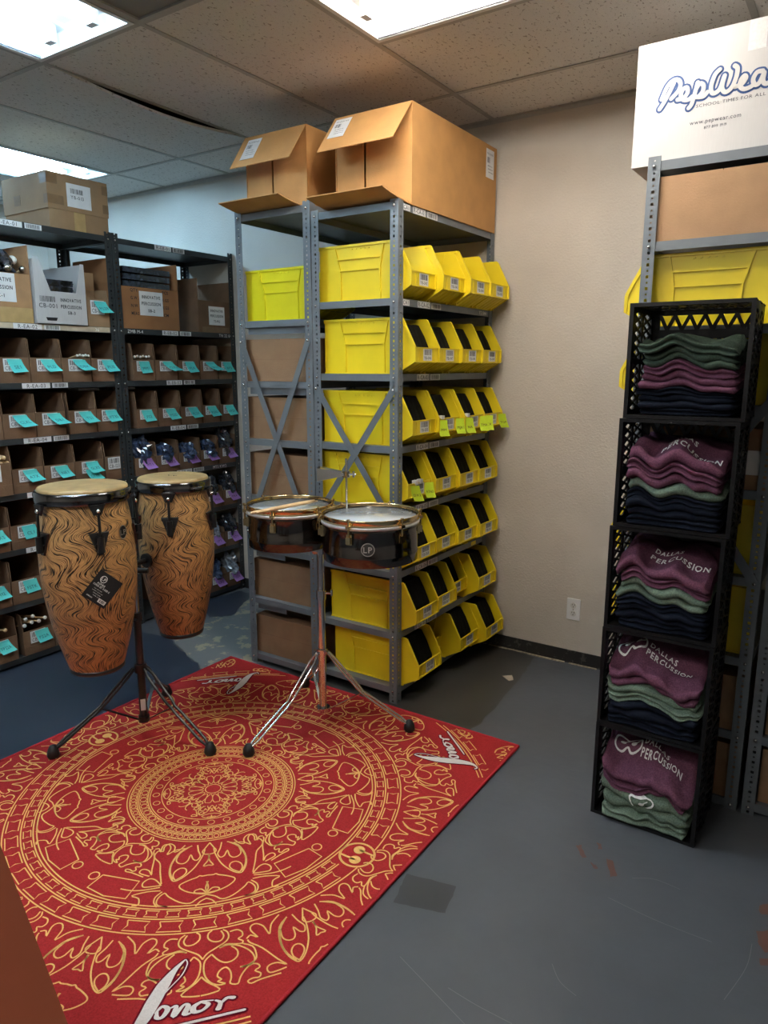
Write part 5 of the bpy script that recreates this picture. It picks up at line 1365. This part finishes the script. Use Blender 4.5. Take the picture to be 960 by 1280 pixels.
# hang tag on the front conga
A = az(LCP, RAD(16)); N = Vector((cos(A), sin(A), 0)); U = Vector((-sin(A), cos(A), 0)); V = Vector((0, 0, 1))
tp = Vector((LCP[0], LCP[1], 0))+N*.200+Vector((0, 0, .845))
tgo = thing('hang_tag', 'square black product tag hanging from the front conga lug', 'tag', (tp.x, tp.y, tp.z))
ang = RAD(-43); U2 = U*cos(ang)+V*sin(ang); V2 = -U*sin(ang)+V*cos(ang)
mb = MB(); tw, thh = .098, .108; cc = -V2*.052+U2*.036
# offset so that the hole sits near the upper right corner
cc = Vector((0, 0, -.070))-U*.020
mb2 = MB(); card(mb2, cc, tw, thh, U2, V2, N, .0015); 
ringp = [cc+V2*.030-U2*.018+U2*(.013*cos(j*pi/12))+V2*(.013*sin(j*pi/12))+N*.0022 for j in range(24)]
mb2.add(ringp, [tuple(range(24))], 1); mb2.add([cc+V2*.030-U2*.018+U2*(.0105*cos(j*pi/12))+V2*(.0105*sin(j*pi/12))+N*.0026 for j in range(24)], [tuple(range(24))], 0)
put_text(mb2, 'LP', cc+V2*.030-U2*.018, .011, U2, V2, N, 1, 1, off=.0030)
put_text(mb2, 'ASPIRE', cc+V2*.011-U2*.014, .0065, U2, V2, N, 1, 1, off=.0022); put_text(mb2, 'CONGA SET 11 AND 12', cc+V2*.002-U2*.006, .0065, U2, V2, N, 1, 1, fit=.070, off=.0022)
for k in range(4): put_text(mb2, ('Siam oak shells', 'comfort curve rims', 'rawhide heads', 'double stand')[k], cc-V2*(.009+.0075*k)-U2*(.012-.003*k), .0035, U2, V2, N, 1, 0, off=.0022)
card(mb2, cc-V2*.038+U2*.026+N*.0016, .030, .014, U2, V2, N, .0006, 1); put_bars(mb2, cc-V2*.038+U2*.026+N*.0016, .024, .010, U2, V2, N, 0, .0012, 12, 3)
put_text(mb2, 'LPMUSIC', cc-V2*.042-U2*.024, .004, U2, V2, N, 1, 1, off=.0022)
mb2.build('card', [M_ink, M_print], tgo)
MB().tube([Vector((0, 0, .055))-U*.004+N*-.004, Vector((0, 0, .02))-U*.002, Vector((0, 0, -.008))], .0012, 5).build('cord', M_ink, tgo)

# double conga stand
st = thing('conga_stand', 'black double conga tripod stand with one chrome upper pole', 'stand', (POLE[0], POLE[1], 0))
feet = [(-2.560, 1.434), (-2.049, 1.805), (-2.626, 2.062)]
MB().cyl((0, 0, .070), (0, 0, .52), .0165, n=16).build('lower_tube', M_blackm, st)
MB().cyl((0, 0, .50), (0, 0, .80), .0125, n=14).build('upper_tube', M_chrome, st)
mb = MB(); mb.cyl((0, 0, .515), (0, 0, .55), .021, n=14); mb.box((-.012, -.034, .522), (.012, -.015, .543)); mb.cyl((.0, -.030, .532), (.045, -.030, .532), .004, n=8); mb.build('height_clamp', M_blackm, st)
mb = MB(); mb.cyl((0, 0, .290), (0, 0, .325), .026, n=14); mb.build('leg_collar', M_blackm, st)
mb = MB(); mb.cyl((0, 0, .065), (0, 0, .090), .023, n=14); mb.build('brace_collar', M_blackm, st)
mb = MB(); mb.box((-.010, -.0178, .12), (.010, -.0168, .17)); mb.xform(Matrix.Rotation(az(POLE, 0)+pi/2, 3, 'Z')); mb.build('care_sticker', M_white, st)
FOOTP = [(0, .0), (.014, .0), (.024, .012), (.022, .030), (.013, .052), (.010, .060)]
for fx, fy in feet:
    dx, dy = fx-POLE[0], fy-POLE[1]; L = hypot(dx, dy); u = Vector((dx/L, dy/L, 0)); s_ = Vector((-u.y, u.x, 0))
    a = u*.028+Vector((0, 0, .308)); kn = u*(L*.47)+Vector((0, 0, .168)); e = u*(L-.012)+Vector((0, 0, .040))
    mb = MB()
    for k in (-1, 1):
        mb.tube([a+s_*.006*k, a.lerp(kn, .18)+s_*.016*k, a.lerp(kn, .86)+s_*.016*k, kn+s_*.010*k, kn.lerp(e, .12)+s_*.013*k, kn.lerp(e, .82)+s_*.013*k, e+s_*.004*k], .0062, 8)
    mb.build('leg', M_blackm, st)
    MB().bar(kn, u*.024+Vector((0, 0, .078)), .014, .004, (0, 0, 1)).build('brace', M_blackm, st)
    mb = MB(); mb.lathe([(1e-4, .0), (.020, .0), (.025, .010), (.022, .026), (.013, .048), (1e-4, .052)], (u*(L-.004))+Vector((0, 0, .0078)), n=14); mb.build('rubber_foot', M_rubber, st)
# brackets to the two congas
for c_, nm in ((LCP, 'a'), (RCP, 'b')):
    d_ = Vector((c_[0]-POLE[0], c_[1]-POLE[1], 0)); L = d_.length; u = d_/L; Rr = .158*1.075 if c_ is LCP else .147*1.075
    mb = MB(); mb.cyl((0, 0, .755), u*(L-Rr-.002)+Vector((0, 0, .755)), .011, n=10); mb.cyl(u*(L-Rr-.014)+Vector((0, 0, .755)), u*(L-Rr-.001)+Vector((0, 0, .755)), .030, n=14); mb.build('bracket', M_blackm, st)
s_ = _rt
mb = MB(); mb.cyl(Vector((0, -.03, .735)), Vector((0, -.03, .735))+_rt*.085, .011, n=10); mb.build('clamp_handle', M_rubber, st)
mb = MB(); mb.sphere(Vector((0, -.03, .735))+_rt*-.005, .018, 8); mb.cyl(Vector((0, -.03, .70)), Vector((0, -.03, .765)), .006, n=8); mb.build('wing_nut', M_chrome, st)

# ================================================================= TIMBALES
def timbale(label, c, top, R, H, badge, lug0, nl=6):
    t = thing('timbale_drum', label, 'timbale', (c[0], c[1], top-H-.012)); zt = H+.012
    MB().lathe([(R*.955, 0), (R*.972, .002), (R*.972, .030), (R*.985, .034), (R*.985, .040), (R*.972, .044), (R*.972, H-.040), (R*.985, H-.036), (R*.985, H-.030), (R*.972, H-.026), (R*.972, H-.004), (R*.955, H-.002), (R*.955, 0)], n=64).build('shell', M_nickel, t)
    MB().lathe([(1e-4, H-.006), (R*.97, H-.006), (R*.975, H-.010)], n=56).build('head', M_drumhead, t)
    MB().lathe([(R*.985, H-.026), (R*1.012, H-.026), (R*1.016, H-.016), (R*.99, H-.013)], n=56).build('flesh_hoop', plain('hoop_silver', (.72, .72, .73), .3, metal=.6), t)
    MB().lathe([(R*.985, H-.012), (R*1.005, H-.012), (R*1.000, zt-.004), (R*1.004, zt), (R*.994, zt), (R*.982, zt-.004), (R*.985, H-.012)], n=64).build('hoop', M_gold, t)
    for k in range(nl):
        a = lug0+2*pi*k/nl; ca_, sa_ = cos(a), sin(a)
        def P(r, z): return (r*ca_, r*sa_, z)
        mb = MB(); mb.cyl(P(R*1.045, H+.010), P(R*1.045, H-.070), .0038, n=8); mb.cyl(P(R*1.045, H+.008), P(R*1.045, H+.018), .007, n=6); mb.build('tension_rod', M_gold, t)
        mb = MB(); M3 = Matrix.Rotation(a, 3, 'Z'); mb.obox(P(R*1.028, H-.062), (.020, .018, .026), M3); mb.obox(P(R*.992, H-.060), (.012, .022, .040), M3); mb.build('lug', M_gold, t); mb = MB(); mb.obox(P(R*1.025, H-.014), (.024, .018, .010), M3); mb.build('hoop_claw', M_gold, t)
    if badge is not None:
        ca_, sa_ = cos(badge), sin(badge); U, V, N = Vector((-sa_, ca_, 0)), Vector((0, 0, 1)), Vector((ca_, sa_, 0)); C_ = N*(R*.975)+V*(H*.44); mb = MB(); nn = 28
        ds = lambda r, o: [C_+U*(r*cos(2*pi*j/nn))+V*(r*sin(2*pi*j/nn))+N*o for j in range(nn)]
        mb.add(ds(.026, .0016), [tuple(range(nn))], 0); mb.add(ds(.0225, .0022), [tuple(range(nn))], 1); put_text(mb, 'LP', C_, .022, U, V, N, 0, 1, off=.0028); mb.build('round_badge', [plain('badge_nickel', (.70, .66, .62), .35, metal=.6), plain('badge_dark', (.06, .055, .05), .4)], t)
    return t
TR, TL = (-1.578, 2.262), (-1.962, 2.222)
timbale('front right black nickel timbale with round badge', TR, .985, .192, .172, az(TR, RAD(-3)), az(TR, RAD(-24)))
timbale('rear left black nickel timbale with drumsticks lying on it', TL, .988, .178, .165, None, az(TL, RAD(-22)))
TP = (-1.838, 2.266)
ts = thing('timbale_stand', 'chrome tripod stand carrying the two timbales', 'stand', (TP[0], TP[1], 0))
MB().cyl((0, 0, .055), (0, 0, .60), .0165, n=16).build('lower_tube', M_chrome, ts)
MB().cyl((0, 0, .58), (0, 0, .80), .0135, n=16).build('upper_tube', M_chrome, ts)
mb = MB(); mb.cyl((0, 0, .575), (0, 0, .615), .021, n=14); mb.cyl((0, 0, .600), tuple(_rt*.045+Vector((0, 0, .600))), .005, n=8); mb.cyl(tuple(_rt*.045+Vector((0, 0, .590))), tuple(_rt*.045+Vector((0, 0, .617))), .005, n=8); mb.build('height_clamp', M_chrome, ts)
mb = MB(); mb.cyl((0, 0, .325), (0, 0, .352), .024, n=14); mb.build('leg_collar', M_chrome, ts)
mb = MB(); mb.cyl((0, 0, .060), (0, 0, .078), .022, n=14); mb.cyl((0, 0, .078), (0, 0, .082), .030, n=14); mb.build('brace_collar', M_chrome, ts)
tf = [(-1.916, 1.878), (-1.478, 2.412), (-2.140, 2.500)]
for fx, fy in tf:
    dx, dy = fx-TP[0], fy-TP[1]; L = hypot(dx, dy); u = Vector((dx/L, dy/L, 0)); s_ = Vector((-u.y, u.x, 0))
    a = u*.026+Vector((0, 0, .338)); kn = u*(L*.46)+Vector((0, 0, .165)); e = u*(L-.012)+Vector((0, 0, .040)); mb = MB()
    for k in (-1, 1):
        mb.tube([a+s_*.006*k, a.lerp(kn, .2)+s_*.014*k, a.lerp(kn, .85)+s_*.014*k, kn+s_*.009*k, kn.lerp(e, .12)+s_*.013*k, kn.lerp(e, .84)+s_*.013*k, e+s_*.005*k], .0055, 8)
    mb.build('leg', M_chrome, ts)
    MB().bar(kn, u*.024+Vector((0, 0, .070)), .012, .003, (0, 0, 1)).build('brace', M_chrome, ts)
    mb = MB(); mb.lathe([(1e-4, .0), (.019, .0), (.024, .010), (.022, .030), (.012, .048), (1e-4, .052)], (u*(L-.004))+Vector((0, 0, .0078)), n=14); mb.build('rubber_foot', M_rubber, ts)
# cross bar holding the drums
def rel(p): return (p[0]-TP[0], p[1]-TP[1], p[2])
mid = Vector(((TR[0]+TL[0])/2, (TR[1]+TL[1])/2, 0)); dv = (Vector((TR[0]-TL[0], TR[1]-TL[1], 0))).normalized()
mb = MB(); mb.cyl((0, 0, .775), (0, 0, .815), .022, n=12); mb.cyl(rel((TL[0]+dv.x*.172, TL[1]+dv.y*.172+.03, .800)), rel((TR[0]-dv.x*.185, TR[1]-dv.y*.185+.03, .800)), .008, n=10); mb.cyl((0, 0, .80), rel((mid.x, mid.y+.03, .800)), .010, n=10); mb.build('cross_bar', M_chrome, ts)
mb = MB(); mb.cyl((0, 0, .79), tuple(_rt*.040+Vector((0, 0, .785))), .006, n=8); mb.sphere(tuple(_rt*-.014+Vector((0, -.01, .792))), .020, 8); mb.build('tilter_bolt', M_chrome, ts)
mb = MB(); bp = on_y(427, 690, 2.40); cbx = Vector((-1.745, 2.330, 0)); mb.cyl(rel((cbx.x, cbx.y, .800)), rel((cbx.x, cbx.y, 1.175)), .0048, n=10); mb.cyl((0, 0, .80), rel((cbx.x, cbx.y, .80)), .006, n=8); mb.build('bell_rod', M_chrome, ts)
# cowbell
cb = thing('cowbell', 'small chrome cowbell clamped to the rod above the timbales', 'cowbell', (cbx.x, cbx.y, 1.110))
mb = MB(); dr = -_rt; up_ = Vector((0, 0, 1)); sd = dr.cross(up_)
L0, L1 = .018, .118
def rect(o, w_, h_): return [dr*o+sd*w_*x+up_*h_*z+up_*.003 for x, z in ((-1, -1), (1, -1), (1, 1), (-1, 1))]
A_, B_, A2, B2 = rect(L0, .014, .010), rect(L1, .034, .027), rect(L0+.002, .012, .008), rect(L1, .032, .0255)
mb.add(A_+B_, [(0, 1, 5, 4), (1, 2, 6, 5), (2, 3, 7, 6), (3, 0, 4, 7), (3, 2, 1, 0)]); mb.add(A2+B2, [(4, 5, 1, 0), (5, 6, 2, 1), (6, 7, 3, 2), (7, 4, 0, 3)]); mb.add(B_+B2, [(i, (i+1) % 4, 4+(i+1) % 4, 4+i) for i in range(4)]); mb.build('bell', M_chrome, cb)
mb = MB(); mb.obox((0, 0, 0), (.022, .022, .026), Matrix.Identity(3)); mb.cyl((0, 0, 0), tuple(_rt*.040), .005, n=8); mb.cyl(tuple(_rt*.030+Vector((0, 0, -.012))), tuple(_rt*.030+Vector((0, 0, .012))), .005, n=8); mb.cyl((0, 0, 0), tuple(dr*.022), .007, n=8); mb.build('clamp', M_chrome, cb)
# drumsticks on the left timbale
zs = .988+.006
pa, pb = on_z(315, 640, zs+.004), on_z(393, 624, zs+.004)
for k, dy in enumerate((0, .022)):
    a = Vector((pa.x+dy*.6, pa.y+dy, zs+.0005)); b = Vector((pb.x+dy*.9, pb.y-dy*.25, zs+.0005)); u = (b-a).normalized()
    o = MB().tube([a-u*.008, a, a.lerp(b, .6), b-u*.06, b-u*.012, b], [.0035, .0062, .0062, .0058, .0036, .0030], 10).build('drumstick', M_stick)
    tag(o, ('wooden drumstick lying nearest on the rear left timbale', 'wooden drumstick lying behind another on the rear left timbale')[k], 'drumstick', 'drumsticks on the timbale')

# ================================================================= FOREGROUND TABLE
pA, pB = on_z(0, 1055, .75), on_z(85, 1280, .75)
u = Vector((pB.x-pA.x, pB.y-pA.y, 0)).normalized(); nrm = Vector((u.y, -u.x, 0))
if nrm.y > 0: nrm = -nrm
org = Vector((pA.x, pA.y, 0))-u*.30
tb = thing('side_table', 'reddish brown tabletop corner at the lower left of the photo', 'table', (org.x, org.y, 0), atan2(u.y, u.x))
LT_, WT = .95, .45
MB().box((0, -WT, .722), (LT_, 0, .75)).build('tabletop', M_tbl, tb)
for x_ in (.03, LT_-.07):
    for y_ in (-WT+.03, -.07): MB().box((x_, y_, 0.0), (x_+.04, y_+.04, .7215)).build('leg', M_tbl, tb)
mb = MB(); mb.box((.07, -.05, .66), (LT_-.07, -.03, .7215)); mb.box((.07, -WT+.03, .66), (LT_-.07, -WT+.05, .7215)); mb.build('apron', M_tbl, tb)
